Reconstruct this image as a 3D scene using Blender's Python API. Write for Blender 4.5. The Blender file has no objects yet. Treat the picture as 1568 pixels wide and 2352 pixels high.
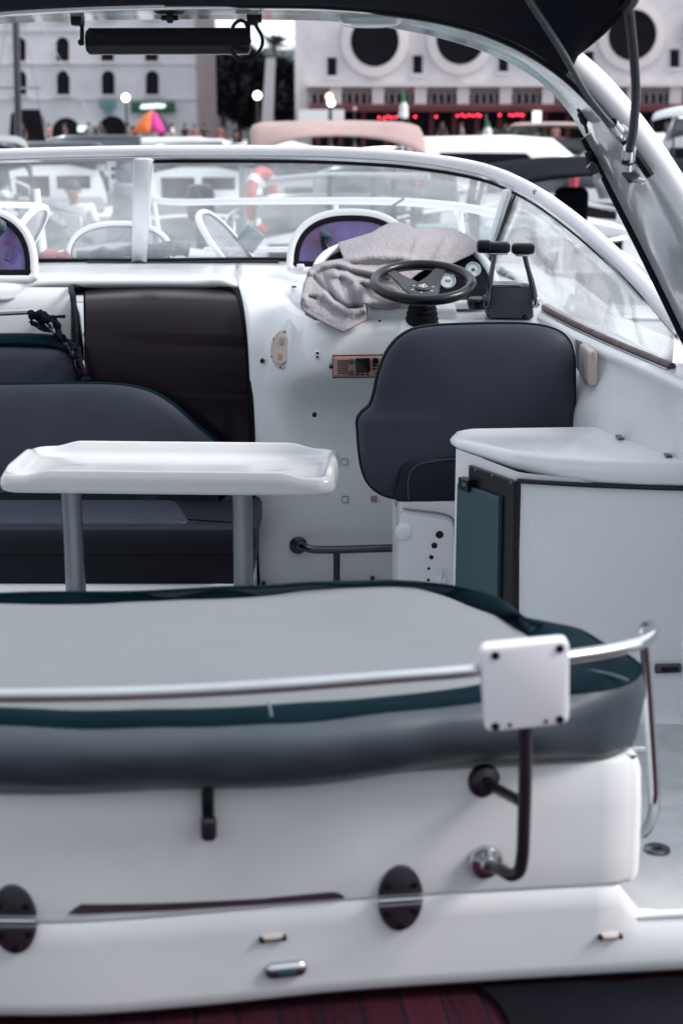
import bpy, bmesh, math, random
from mathutils import Vector as V, Matrix, noise as mnoise
random.seed(7)
S = bpy.context.scene
COL = S.collection
R = math.radians
PI = math.pi

# ------------------------------------------------------------------ camera
CAM_Z, PITCH, FPX, CXD, CYD = 1.65, R(15.0), 3267.0, 784.0, 1176.0
cam_d = bpy.data.cameras.new('camera')
cam = bpy.data.objects.new('camera', cam_d); COL.objects.link(cam)
cam.location = (0, 0, CAM_Z); cam.rotation_euler = (PI/2 - PITCH, 0, 0)
cam_d.sensor_fit = 'VERTICAL'; cam_d.sensor_height = 36; cam_d.lens = 50.0
cam_d.clip_start = 0.05; cam_d.clip_end = 3000
cam_d.dof.use_dof = True; cam_d.dof.focus_distance = 4.2; cam_d.dof.aperture_fstop = 3.4
S.camera = cam

def ray(px, py):
    a = (px-CXD)/FPX; b = (CYD-py)/FPX
    return V((a, math.cos(PITCH)+b*math.sin(PITCH), -math.sin(PITCH)+b*math.cos(PITCH)))
def P(px, py, Y):            # survey point of the photograph at forward distance Y
    d = ray(px, py); t = Y/d.y
    return V((d.x*t, Y, CAM_Z+d.z*t))
def Pz(px, py, z):           # survey point at height z
    d = ray(px, py); t = (z-CAM_Z)/d.z
    return V((d.x*t, d.y*t, z))
def PP(px, py, o, n):        # survey point on a plane
    d = ray(px, py); c = V((0, 0, CAM_Z)); t = (o-c).dot(n)/d.dot(n)
    return c+d*t

# ------------------------------------------------------------------ curves
def cr(pts, k=6, closed=False):
    pts = [V(p) for p in pts]; n = len(pts); out = []
    if n < 3 and not closed:
        return [pts[0].lerp(pts[-1], i/k) for i in range(k+1)]
    for i in range(n if closed else n-1):
        if closed:
            p0, p1, p2, p3 = pts[i-1], pts[i], pts[(i+1) % n], pts[(i+2) % n]
        else:
            p1, p2 = pts[i], pts[i+1]
            p0 = pts[i-1] if i > 0 else p1*2-p2
            p3 = pts[i+2] if i+2 < n else p2*2-p1
        # centripetal parameters keep uneven points from overshooting
        t1 = max((p1-p0).length, 1e-5)**.5; t2 = t1+max((p2-p1).length, 1e-5)**.5; t3 = t2+max((p3-p2).length, 1e-5)**.5
        for j in range(k):
            t = t1+(t2-t1)*j/k
            a1 = p0*((t1-t)/t1)+p1*(t/t1)
            a2 = p1*((t2-t)/(t2-t1))+p2*((t-t1)/(t2-t1))
            a3 = p2*((t3-t)/(t3-t2))+p3*((t-t2)/(t3-t2))
            b1 = a1*((t2-t)/t2)+a2*(t/t2)
            b2 = a2*((t3-t)/(t3-t1))+a3*((t-t1)/(t3-t1))
            out.append(b1*((t2-t)/(t2-t1))+b2*((t-t1)/(t2-t1)))
    if not closed: out.append(pts[-1].copy())
    return out
def resample(pts, n, closed=False):
    q = [V(p) for p in pts]
    if closed: q = q+[q[0]]
    L = [0]
    for a, b in zip(q, q[1:]): L.append(L[-1]+(b-a).length)
    out = []; j = 0; m = n if closed else n-1
    for i in range(n):
        s = L[-1]*i/m
        while j < len(L)-2 and L[j+1] < s: j += 1
        d = L[j+1]-L[j]
        out.append(q[j].lerp(q[j+1], (s-L[j])/d if d > 0 else 0))
    return out

# ------------------------------------------------------------------ objects
OFF = {}
def wloc(o): return OFF.get(o.name, V((0, 0, 0))) if o else V((0, 0, 0))
def setp(o, label=None, cat=None, group=None, kind=None):
    if label: o['label'] = label
    if cat: o['category'] = cat
    if group: o['group'] = group
    if kind: o['kind'] = kind
    return o
def E(name, label, cat, loc=(0, 0, 0), group=None):
    o = bpy.data.objects.new(name, None); COL.objects.link(o); o.location = loc
    o.empty_display_size = .1
    OFF[o.name] = V(loc)
    return setp(o, label, cat, group)

class B:
    def __init__(s): s.v = []; s.f = []; s.uv = None
    def add(s, vs, fs):
        k = len(s.v); s.v += [V(a) for a in vs]; s.f += [tuple(i+k for i in f) for f in fs]; return s
    def rings(s, rings, closed=True, cap0=True, cap1=True):
        n = len(rings[0]); vs = [p for r in rings for p in r]; fs = []
        for i in range(len(rings)-1):
            for j in range(n if closed else n-1):
                a = i*n+j; b = i*n+(j+1) % n
                fs.append((a, b, b+n, a+n))
        if closed and cap0: fs.append(tuple(range(n))[::-1])
        if closed and cap1: fs.append(tuple((len(rings)-1)*n+j for j in range(n)))
        return s.add(vs, fs)
    def surf(s, rows, ku=4, kv=4):
        rr = [cr(r, ku) if ku > 1 else r for r in rows]
        if kv > 1:
            cols = [cr([r[j] for r in rr], kv) for j in range(len(rr[0]))]
            rr = [[c[i] for c in cols] for i in range(len(cols[0]))]
        return s.rings(rr, closed=False)
    def tube(s, pts, r, n=12, closed=False, k=0, cap=True, flat=None):
        pts = [V(p) for p in pts]
        if k: pts = cr(pts, k, closed)
        m = len(pts); rs = r if isinstance(r, (list, tuple)) else [r]*m
        if len(rs) != m: rs = [rs[min(len(rs)-1, int(i*(len(rs)-1)/(m-1)+.5))] for i in range(m)]
        rings = []; prev = None
        for i in range(m):
            if closed: t = pts[(i+1) % m]-pts[i-1]
            else: t = pts[min(i+1, m-1)]-pts[max(i-1, 0)]
            t = t.normalized() if t.length > 1e-9 else V((0, 0, 1))
            if prev is None:
                ref = V((0, 0, 1)) if abs(t.z) < .9 else V((1, 0, 0))
                u = t.cross(ref).normalized()
            else: u = (prev-t*prev.dot(t)).normalized()
            prev = u; w = t.cross(u); q = flat or 1.0
            rings.append([pts[i]+u*(math.cos(2*PI*j/n)*rs[i])+w*(math.sin(2*PI*j/n)*rs[i]*q) for j in range(n)])
        if closed:
            rings.append(rings[0]); k0 = len(s.v); s.rings(rings, cap0=False, cap1=False); return s
        return s.rings(rings, cap0=cap, cap1=cap)
    def slab(s, pts, n, prof, cap0=True, cap1=True):     # planar closed outline, profile of (inset, height)
        return s.rings([inset(pts, n, i, h) for i, h in prof], cap0=cap0, cap1=cap1)
    def lathe(s, o, ax, prof, n=24, cap0=True, cap1=True):
        ax = V(ax).normalized(); ref = V((0, 0, 1)) if abs(ax.z) < .9 else V((1, 0, 0))
        u = ax.cross(ref).normalized(); w = ax.cross(u)
        return s.rings([[V(o)+ax*h+(u*math.cos(2*PI*j/n)+w*math.sin(2*PI*j/n))*max(r, 1e-4) for j in range(n)] for r, h in prof], cap0=cap0, cap1=cap1)
    def box(s, c, size, rot=None, bev=0.0, seg=2):
        bm = bmesh.new(); bmesh.ops.create_cube(bm, size=1)
        for v in bm.verts: v.co = V((v.co.x*size[0], v.co.y*size[1], v.co.z*size[2]))
        if bev: bmesh.ops.bevel(bm, geom=bm.edges[:], offset=bev, segments=seg, profile=.5, affect='EDGES')
        M = Matrix.Translation(V(c)) @ (rot.to_4x4() if rot else Matrix())
        bm.verts.ensure_lookup_table()
        vs = [M @ v.co for v in bm.verts]; fs = [tuple(v.index for v in f.verts) for f in bm.faces]
        bm.free(); return s.add(vs, fs)
    def sphere(s, c, r, n=16, m=10, sc=(1, 1, 1)):
        c = V(c); rings = []
        for i in range(1, m):
            a = PI*i/m
            rings.append([c+V((math.sin(a)*math.cos(2*PI*j/n)*r*sc[0], math.sin(a)*math.sin(2*PI*j/n)*r*sc[1], -math.cos(a)*r*sc[2])) for j in range(n)])
        return s.rings(rings)
    def build(s, name, mat, parent=None, label=None, cat=None, group=None, kind=None, sharp=38, solid=0, subd=0, base=None, smooth=True):
        me = bpy.data.meshes.new(name)
        off = wloc(parent)
        if parent is None and kind is None:
            if base is None:
                xs = [p.x for p in s.v]; ys = [p.y for p in s.v]; zs = [p.z for p in s.v]
                base = ((min(xs)+max(xs))/2, (min(ys)+max(ys))/2, min(zs))
            off = V(base)
        me.from_pydata([p-off for p in s.v], [], s.f); me.update()
        bm = bmesh.new(); bm.from_mesh(me)
        bmesh.ops.remove_doubles(bm, verts=bm.verts[:], dist=1e-6)
        bmesh.ops.recalc_face_normals(bm, faces=bm.faces[:])
        bm.to_mesh(me); bm.free()
        o = bpy.data.objects.new(name, me); COL.objects.link(o)
        if parent: o.parent = parent
        else: o.location = off
        OFF[o.name] = off.copy() if not parent else wloc(parent).copy()
        if isinstance(mat, (list, tuple)):
            for m_ in mat: me.materials.append(m_)
        else: me.materials.append(mat)
        if smooth:
            me.shade_smooth(); me.set_sharp_from_angle(angle=R(sharp))
        if solid:
            md = o.modifiers.new('thickness', 'SOLIDIFY'); md.thickness = solid; md.offset = 0
        if subd:
            md = o.modifiers.new('smooth', 'SUBSURF'); md.levels = subd; md.render_levels = subd
        return setp(o, label, cat, group, kind)

def inset(pts, n, d, h):
    n = V(n).normalized(); m = len(pts)
    area = sum((pts[i].cross(pts[(i+1) % m])).dot(n) for i in range(m))
    sg = 1 if area > 0 else -1
    out = []
    for i in range(m):
        t = pts[(i+1) % m]-pts[i-1]
        t = t-n*t.dot(n)
        inn = n.cross(t).normalized()*sg if t.length > 1e-9 else V((0, 0, 0))
        out.append(pts[i]+inn*d+n*h)
    return out
def on_plane(pxs, o, n): return [PP(a, b, V(o), V(n)) for a, b in pxs]
def rnd_rect(o, u, v, w, h, r, k=5):        # rounded rectangle centred on o
    u = V(u).normalized(); v = V(v).normalized(); out = []
    for cx, cy, a0 in ((w/2-r, h/2-r, 0), (-w/2+r, h/2-r, 90), (-w/2+r, -h/2+r, 180), (w/2-r, -h/2+r, 270)):
        for i in range(k+1):
            a = R(a0+90*i/k)
            out.append(V(o)+u*(cx+r*math.cos(a))+v*(cy+r*math.sin(a)))
    return out
def circ(o, u, v, rx, ry, n=28): return [V(o)+V(u).normalized()*(rx*math.cos(2*PI*i/n))+V(v).normalized()*(ry*math.sin(2*PI*i/n)) for i in range(n)]
def copy_tree(o, parent=None):
    c = o.copy(); COL.objects.link(c); c.parent = parent
    for ch in list(o.children): copy_tree(ch, c)
    return c

# ------------------------------------------------------------------ materials
def mat(name, col, rough=.5, metal=0.0, var=.06, vscale=6.0, bump=0.0, bscale=200.0, coat=0.0, spec=.5, rvar=.0, emit=None, es=0, trans=0.0, tint=None, detail=4, aniso=None):
    m = bpy.data.materials.new(name); m.use_nodes = True
    nt = m.node_tree; p = nt.nodes['Principled BSDF']; L = nt.links.new
    p.inputs['Base Color'].default_value = (*col, 1); p.inputs['Roughness'].default_value = rough
    p.inputs['Metallic'].default_value = metal; p.inputs['Coat Weight'].default_value = coat
    p.inputs['Coat Roughness'].default_value = .08; p.inputs['Specular IOR Level'].default_value = spec
    p.inputs['Transmission Weight'].default_value = trans
    tc = nt.nodes.new('ShaderNodeTexCoord')
    if var or rvar:
        nz = nt.nodes.new('ShaderNodeTexNoise'); nz.inputs['Scale'].default_value = vscale; nz.inputs['Detail'].default_value = detail
        nz.inputs['Roughness'].default_value = .6
        L(tc.outputs['Object'], nz.inputs['Vector'])
        if var:
            rp = nt.nodes.new('ShaderNodeValToRGB'); rp.color_ramp.elements[0].position = .3; rp.color_ramp.elements[1].position = .72
            c2 = tint or col
            rp.color_ramp.elements[0].color = (*[max(0, a*(1-var)) for a in c2], 1)
            rp.color_ramp.elements[1].color = (*[min(1, a*(1+var)) for a in col], 1)
            L(nz.outputs['Fac'], rp.inputs['Fac']); L(rp.outputs['Color'], p.inputs['Base Color'])
        if rvar:
            mr = nt.nodes.new('ShaderNodeMapRange'); mr.inputs['To Min'].default_value = max(.02, rough-rvar); mr.inputs['To Max'].default_value = min(1, rough+rvar)
            mr.inputs['From Min'].default_value = .3; mr.inputs['From Max'].default_value = .7
            L(nz.outputs['Fac'], mr.inputs['Value']); L(mr.outputs['Result'], p.inputs['Roughness'])
    if bump:
        n2 = nt.nodes.new('ShaderNodeTexNoise'); n2.inputs['Scale'].default_value = bscale; n2.inputs['Detail'].default_value = 3
        L(tc.outputs['Object'], n2.inputs['Vector'])
        b = nt.nodes.new('ShaderNodeBump'); b.inputs['Strength'].default_value = bump; b.inputs['Distance'].default_value = .003
        L(n2.outputs['Fac'], b.inputs['Height']); L(b.outputs['Normal'], p.inputs['Normal'])
    if emit:
        p.inputs['Emission Color'].default_value = (*emit, 1); p.inputs['Emission Strength'].default_value = es
    return m
def glass(name, tint=(.95, .97, .97), haze=.12, hcol=(.75, .77, .78), gloss=.9, rough=.03, hvar=.6, hscale=3.0, trl=.6, streak=(1, 1, 1)):
    m = bpy.data.materials.new(name); m.use_nodes = True
    nt = m.node_tree; L = nt.links.new; nt.nodes.clear(); N = nt.nodes.new
    out = N('ShaderNodeOutputMaterial'); tr = N('ShaderNodeBsdfTransparent'); tr.inputs[0].default_value = (*tint, 1)
    df = N('ShaderNodeBsdfDiffuse'); df.inputs[0].default_value = (*hcol, 1)
    tl = N('ShaderNodeBsdfTranslucent'); tl.inputs[0].default_value = (*hcol, 1)
    m1 = N('ShaderNodeMixShader'); m1.inputs[0].default_value = trl; L(df.outputs[0], m1.inputs[1]); L(tl.outputs[0], m1.inputs[2])
    tc = N('ShaderNodeTexCoord'); mp = N('ShaderNodeMapping'); mp.inputs['Scale'].default_value = streak
    nz = N('ShaderNodeTexNoise'); nz.inputs['Scale'].default_value = hscale; nz.inputs['Detail'].default_value = 6; nz.inputs['Roughness'].default_value = .65; nz.inputs['Distortion'].default_value = .6
    L(tc.outputs['Object'], mp.inputs[0]); L(mp.outputs[0], nz.inputs['Vector'])
    mr = N('ShaderNodeMapRange'); mr.inputs['From Min'].default_value = .3; mr.inputs['From Max'].default_value = .7
    mr.inputs['To Min'].default_value = haze*(1-hvar); mr.inputs['To Max'].default_value = haze*(1+hvar)
    L(nz.outputs['Fac'], mr.inputs['Value'])
    # fine specks of dried salt
    n3 = N('ShaderNodeTexNoise'); n3.inputs['Scale'].default_value = hscale*55; n3.inputs['Detail'].default_value = 1
    L(tc.outputs['Object'], n3.inputs['Vector'])
    m3 = N('ShaderNodeMapRange'); m3.inputs['From Min'].default_value = .68; m3.inputs['From Max'].default_value = .8; m3.inputs['To Max'].default_value = .22
    L(n3.outputs['Fac'], m3.inputs['Value'])
    ad = N('ShaderNodeMath'); ad.operation = 'ADD'; ad.use_clamp = True
    L(mr.outputs[0], ad.inputs[0]); L(m3.outputs[0], ad.inputs[1])
    m2 = N('ShaderNodeMixShader'); L(ad.outputs[0], m2.inputs[0]); L(tr.outputs[0], m2.inputs[1]); L(m1.outputs[0], m2.inputs[2])
    gl = N('ShaderNodeBsdfGlossy'); gl.inputs['Roughness'].default_value = rough
    fr = N('ShaderNodeLayerWeight'); fr.inputs[0].default_value = .5
    pw = N('ShaderNodeMath'); pw.operation = 'POWER'; pw.inputs[1].default_value = 4.0; L(fr.outputs['Facing'], pw.inputs[0])
    mu = N('ShaderNodeMath'); mu.operation = 'MULTIPLY_ADD'; mu.inputs[1].default_value = .35*gloss; mu.inputs[2].default_value = .03*gloss; L(pw.outputs[0], mu.inputs[0])
    m4 = N('ShaderNodeMixShader'); L(mu.outputs[0], m4.inputs[0]); L(m2.outputs[0], m4.inputs[1]); L(gl.outputs[0], m4.inputs[2])
    L(m4.outputs[0], out.inputs[0]); return m

M = {}
M['gel'] = mat('white_gelcoat', (.81, .83, .85), .18, var=.03, vscale=2.2, coat=.3, rvar=.07)
M['gel2'] = mat('aged_gelcoat', (.76, .785, .81), .24, var=.04, vscale=2.5, rvar=.05, bump=.02, bscale=60)
M['nonskid'] = mat('deck_gelcoat', (.50, .52, .53), .5, var=.16, vscale=9, bump=.4, bscale=500)
M['table'] = mat('table_plastic', (.55, .56, .575), .18, var=.03, vscale=5, coat=.4, rvar=.08)
M['vinyl'] = mat('grey_vinyl', (0.0260, 0.0320, 0.0500), .5, var=.12, vscale=4, bump=.25, bscale=420, spec=.25)
M['vinyl_front'] = mat('front_vinyl', (.046, .062, .079), .36, var=.12, vscale=3, bump=.2, bscale=420, spec=.45)
M['vinyl_light'] = mat('light_vinyl', (0.1795, 0.1948, 0.2093), .55, var=.05, vscale=3, bump=.15, bscale=300)
M['teal'] = mat('teal_vinyl', (0.0033, 0.0143, 0.0220), .55, var=.12, vscale=6, bump=.2, bscale=420, spec=.04)
M['navy'] = mat('dark_vinyl', (0.0075, 0.0090, 0.0165), .5, var=.12, vscale=5, bump=.2, bscale=420, spec=.2)
M['black'] = mat('black_plastic', (0.0056, 0.0070, 0.0112), .27, var=.15, vscale=20, spec=.3)
M['canvas'] = mat('black_canvas', (0.0075, 0.0082, 0.0150), .9, var=.1, vscale=12, bump=.3, bscale=700, spec=.06)
M['matte'] = mat('matte_black', (0.0070, 0.0077, 0.0126), .6, var=.1, spec=.08)
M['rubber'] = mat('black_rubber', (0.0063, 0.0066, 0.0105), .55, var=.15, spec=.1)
M['steel'] = mat('polished_steel', (0.5740, 0.5904, 0.6068), .15, metal=1, var=.05, rvar=.05, vscale=9)
M['alu'] = mat('brushed_aluminium', (0.2340, 0.2520, 0.2790), .38, metal=1, var=.07, rvar=.08, vscale=14)
M['dsteel'] = mat('dark_steel', (0.1120, 0.1120, 0.1330), .22, metal=1, var=.15, rvar=.08, vscale=12)
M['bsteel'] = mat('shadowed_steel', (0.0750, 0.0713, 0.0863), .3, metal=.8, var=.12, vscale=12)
M['mirror'] = mat('arch_lining', (.80, .80, .83), .12, metal=.3, var=.10, rvar=.08, vscale=3.5, bump=.35, bscale=9, coat=.6)
M['door'] = mat('smoked_acrylic', (0.0088, 0.0052, 0.0096), .3, var=.12, vscale=3, coat=.14, rvar=.0, spec=.1)
M['dark'] = mat('dark_interior', (.012, .012, .018), .8, var=0)
M['teak'] = None
M['cream'] = mat('cream_plastic', (0.5280, 0.4560, 0.4160), .4, var=.05)
M['orange'] = mat('salmon_plastic', (0.3525, 0.1950, 0.1575), .45, var=.1, vscale=30)
M['towel'] = mat('grey_terry', (0.3010, 0.2800, 0.3010), .95, var=.16, vscale=110, bump=1.0, bscale=130, spec=.1)
M['white'] = mat('white_plastic', (.78, .78, .82), .35, var=.03)
M['glass'] = glass('windscreen_glass', haze=.125, trl=.6, hcol=(.85,.87,.88))
M['sideglass'] = glass('side_glass', haze=.30, trl=.5, hcol=(.8,.8,.81), hscale=2.2, hvar=.55, gloss=2.4, streak=(1, .6, 1.5))
M['hatchglass'] = mat('violet_acrylic', (.11, .115, .29), .1, var=.4, vscale=5, coat=.2, tint=(.17, .07, .19))
M['clearacrylic'] = glass('grey_acrylic', haze=.25, hcol=(.5, .48, .52), tint=(.8, .78, .82))
M['tealmetal'] = mat('teal_panel', (0.0263, 0.0638, 0.0825), .42, var=.1, vscale=8)
M['red'] = mat('red_cloth', (0.3150, 0.0225, 0.0450), .8, var=.2)
M['ringred'] = mat('life_ring_red', (0.4650, 0.0450, 0.0375), .5, var=.12)
M['skin'] = mat('skin', (.30, .17, .12), .55, var=.06)
M['dial'] = mat('dial_face', (.78, .82, .82), .35, var=.02)

def teak():
    m = bpy.data.materials.new('teak_planks'); m.use_nodes = True
    nt = m.node_tree; L = nt.links.new; N = nt.nodes.new; p = nt.nodes['Principled BSDF']
    tc = N('ShaderNodeTexCoord'); sx = N('ShaderNodeSeparateXYZ'); L(tc.outputs['Object'], sx.inputs[0])
    d = N('ShaderNodeMath'); d.operation = 'DIVIDE'; d.inputs[1].default_value = .068; L(sx.outputs['X'], d.inputs[0])
    fl = N('ShaderNodeMath'); fl.operation = 'FLOOR'; L(d.outputs[0], fl.inputs[0])
    fr = N('ShaderNodeMath'); fr.operation = 'FRACT'; L(d.outputs[0], fr.inputs[0])
    lt = N('ShaderNodeMath'); lt.operation = 'LESS_THAN'; lt.inputs[1].default_value = .085; L(fr.outputs[0], lt.inputs[0])
    wn = N('ShaderNodeTexWhiteNoise'); wn.noise_dimensions = '1D'; L(fl.outputs[0], wn.inputs['W'])
    mp = N('ShaderNodeMapping'); mp.inputs['Scale'].default_value = (60, 3, 10); L(tc.outputs['Object'], mp.inputs[0])
    nz = N('ShaderNodeTexNoise'); nz.inputs['Scale'].default_value = 2; nz.inputs['Detail'].default_value = 5; L(mp.outputs[0], nz.inputs['Vector'])
    ad = N('ShaderNodeMath'); ad.operation = 'MULTIPLY_ADD'; ad.inputs[1].default_value = .5; L(wn.outputs['Value'], ad.inputs[0]); L(nz.outputs['Fac'], ad.inputs[2])
    rp = N('ShaderNodeValToRGB'); rp.color_ramp.elements[0].position = .3; rp.color_ramp.elements[1].position = 1
    rp.color_ramp.elements[0].color = (.018, .0045, .010, 1); rp.color_ramp.elements[1].color = (.050, .010, .020, 1); L(ad.outputs[0], rp.inputs['Fac'])
    mx = N('ShaderNodeMix'); mx.data_type = 'RGBA'; L(lt.outputs[0], mx.inputs['Factor']); L(rp.outputs[0], mx.inputs['A']); mx.inputs['B'].default_value = (.008, .008, .014, 1)
    L(mx.outputs['Result'], p.inputs['Base Color']); p.inputs['Roughness'].default_value = .7; p.inputs['Specular IOR Level'].default_value = .1
    b = N('ShaderNodeBump'); b.invert = True; b.inputs['Distance'].default_value = .004; L(lt.outputs[0], b.inputs['Height']); L(b.outputs[0], p.inputs['Normal'])
    return m
M['teak'] = teak()
def fabric_mesh():          # woven black mesh with fine pale threads
    m = mat('black_mesh_fabric', (.03, .03, .04), .6, var=0)
    nt = m.node_tree; L = nt.links.new; N = nt.nodes.new; p = nt.nodes['Principled BSDF']
    tc = N('ShaderNodeTexCoord'); w = N('ShaderNodeTexWave'); w.wave_type = 'BANDS'; w.bands_direction = 'DIAGONAL'
    w.inputs['Scale'].default_value = 62; w.inputs['Distortion'].default_value = 1.6; w.inputs['Detail'].default_value = 0; w.inputs['Detail Scale'].default_value = .25
    L(tc.outputs['Object'], w.inputs['Vector'])
    rp = N('ShaderNodeValToRGB'); rp.color_ramp.elements[0].position = .62; rp.color_ramp.elements[1].position = .95
    rp.color_ramp.elements[0].color = (.02, .021, .03, 1); rp.color_ramp.elements[1].color = (.16, .19, .21, 1)
    L(w.outputs['Fac'], rp.inputs['Fac']); L(rp.outputs[0], p.inputs['Base Color'])
    return m
M['meshfab'] = fabric_mesh()
# ================================================================== OWN BOAT: mouldings
UP = V((0, 0, 1))
boat = E('motor_boat', 'white fibreglass motor cruiser filling the foreground, seen from its stern over the open cockpit', 'boat', (0, 3, -.55))

stern_px = [(-900, 2240), (-500, 2282), (-250, 2302), (0, 2310), (200, 2308), (480, 2286), (780, 2255), (1200, 2226), (1568, 2205), (1900, 2190), (2300, 2180)]
stern = cr([Pz(a, b, .295) for a, b in stern_px], 8)
def yf(x):
    for a, b in zip(stern, stern[1:]):
        if a.x <= x <= b.x: return a.y+(b.y-a.y)*(x-a.x)/(b.x-a.x)
    return stern[0].y if x < stern[0].x else stern[-1].y
def TP(px, py, proud=0.0):
    Y = 2.0
    for _ in range(12):
        p = P(px, py, Y); Y = yf(p.x)-proud
    return P(px, py, Y)
def tframe(p):
    u = V((.02, yf(p.x+.01)-yf(p.x-.01), 0)).normalized(); return u, UP, u.cross(UP)   # u right, n toward the viewer
def offpath(path, d):
    out = []
    for i in range(len(path)):
        t = path[min(i+1, len(path)-1)]-path[max(i-1, 0)]; t.z = 0; t.normalize()
        out.append(path[i]+V((-t.y, t.x, 0))*d)      # + is forward / inboard
    return out
def at_z(path, z): return [V((p.x, p.y, z)) for p in path]

# lower transom moulding: follows the stern from side to side
low = [V((x, yf(x), 0)) for x in [-1.5+.04*i for i in range(78)]]
rows = []
for d, z in ((.05, .262), (.012, .267), (0, .280), (-.001, .30), (0, .36), (.0, .40), (.001, .436), (.005, .4405)):
    rows.append(at_z(offpath(low, d), z))
XR = Pz(1462, 2000, .445).x
lower = B()
lower.rings(rows, closed=False)
# top ledge left of the locker corner is hidden; right of it the walkway lip is rounded off
# (cut the band down to the walkway height right of the corner)
for i, p in enumerate(lower.v):
    if p.x > XR-.01 and p.z > .30:
        k = min(1, (p.x-(XR-.01))/.014); k = k*k*(3-2*k)
        zt = .30+(p.z-.30)*(.375-.30)/(.438-.30)
        p.z = p.z*(1-k)+zt*k
        p.y += k*.02*max(0, (p.z-.33)/.045)
lower.build('transom_base', M['gel2'], boat, sharp=60)

# upper locker under the sun pad, with a rounded starboard corner
up = [V((x, yf(x)+.001, 0)) for x in [-1.5+.035*i for i in range(200)] if x < XR-.032]
c0 = up[-1]; rr_ = .032
corner = [V((XR-rr_+rr_*math.sin(a), c0.y+.008+rr_*(1-math.cos(a)), 0)) for a in [R(x) for x in (10, 25, 40, 55, 70, 85)]]
side = [V((XR-.004-.01*i, c0.y+.07+.06*i, 0)) for i in range(9)]
path = up+corner+side
rows = []
for d, z in ((.006, .438), (.005, .4425), (.0, .4455), (-.001, .452), (-.001, .50), (.001, .58), (.005, .635), (.012, .658), (.06, .664)):
    rows.append(at_z(offpath(path, d), z))
B().rings(rows, closed=False).build('transom_locker', M['gel2'], boat, sharp=50)

slot = [(158, 2099), (172, 2088), (186, 2079), (400, 2076), (600, 2066), (762, 2051), (778, 2053), (792, 2062), (786, 2064), (600, 2078), (400, 2091), (186, 2100)]
a = [TP(x, y, .0035) for x, y in slot]
B().rings([a, [p+V((0, .02, 0)) for p in a]]).build('locker_slot', mat('slot_shadow', (.05, .035, .045), .5, var=.2), boat, sharp=30)

# oval hinges on the seam
def hinge(cx, cy, rx, ry):
    o = TP(cx, cy, .004); u, v, n = tframe(o)
    d = (o-V((0, 0, CAM_Z))).length*1.0
    sx = rx*d/FPX*.985; sy = ry*d/FPX*1.12
    tilt = -.03
    def half(up_):
        pts = []
        for i in range(21):
            an = R((8 if up_ else 188)+164*i/20)
            pts.append(o+u*(sx*math.cos(an))+v*(sy*math.sin(an)))
        return pts
    root = B().slab(half(True), n, [(0, -.004), (0, .002), (.002, .0035)]).build('hinge', M['bsteel'], boat)
    B().slab(half(False), n, [(0, -.004), (0, .002), (.002, .0035)]).build('hinge_leaf', M['alu'], root)
    B().tube([o-u*sx*.97+n*.005, o+u*sx*.97+n*.005], .0048, 10).build('hinge_pin', M['steel'], root)
    for kx, ky in ((-.58, -.42), (.62, -.4), (.02, -.82)):
        B().lathe(o+u*(sx*kx)+v*(sy*ky)+n*.003, n, [(.0062, 0), (.0062, .0018), (.004, .0026)], 12).build('screw', M['black'], root)
    for kx in (-.6, .6):
        B().lathe(o+u*(sx*kx)+v*(sy*.42)+n*.003, n, [(.0058, 0), (.0058, .0016), (.004, .0024)], 12).build('screw', M['black'], root)
hinge(919, 2063, 51, 71)
hinge(32, 2112, 51, 73)

# small fittings of the transom
def plate(px, py, w, h, m, name, r=.3, t=.006, parent=boat):
    o = TP(px, py, .002); u, v, n = tframe(o)
    return B().slab(rnd_rect(o, u, v, w, h, h*r), n, [(0, -.004), (0, t*.5), (t*.3, t*.85), (t*.8, t)]).build(name, m, parent), o, u, v, n
pp, o, u, v, n = plate(626, 2155, .034, .011, M['cream'], 'socket_plate', .2)
for s in (-1, 1): B().lathe(o+u*.018*s, n, [(.0045, -.002), (.0045, .006), (.003, .008)], 12).build('screw', M['black'], pp)
pp, o, u, v, n = plate(1400, 2150, .03, .009, M['cream'], 'socket_plate', .2)
for s in (-1, 1): B().lathe(o+u*.017*s, n, [(.004, -.002), (.004, .006), (.003, .008)], 12).build('screw', M['black'], pp)
pp, o, u, v, n = plate(656, 2225, .067, .026, M['steel'], 'courtesy_light', .48, .012)
B().slab(rnd_rect(o+n*.0115, u, v, .032, .011, .003), n, [(0, -.002), (0, .0015), (.001, .002)]).build('lens', M['tealmetal'], pp)
# black strap latch hanging under the cushion edge
o = TP(478, 1868, .012); u, v, n = tframe(o)
lt = B().box(o+UP*.012, (.019, .014, .06), bev=.004).build('latch', M['black'], boat)
B().box(o-UP*.022+n*.006, (.025, .022, .042), bev=.009, seg=4).build('latch_pull', M['bsteel'], lt)

# walkway beside the locker, ramping down to the cockpit sole
wk = []
for Y, z in ((2.10, .372), (2.2, .372), (2.35, .366), (2.6, .33), (3.0, .22), (3.3, .17), (3.7, .15)):
    wk.append([V((x, Y, z)) for x in (-1.2, .3, .5, .7, .9, 1.15)])
w = B().surf(wk, 2, 4)
for p in w.v: p.y = max(p.y, yf(p.x)+.012) if p.y < 2.3 else p.y
w.build('walkway', M['nonskid'], boat)
pd = Pz(1508, 1950, .372)
pd = Pz(1508, 1950, .367)
dr = B().lathe(pd-UP*.004, UP, [(.024, 0), (.024, .005), (.020, .0065), (.009, .0065)], 28).build('drain_cap', M['dsteel'], boat)
B().box(pd+UP*.0035, (.016, .009, .002), bev=.0005).build('drain_slot', M['black'], dr)
B().box((-.2, 4.2, -.02), (3.6, 2.4, .04)).build('cockpit_sole', M['nonskid'], boat)

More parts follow.
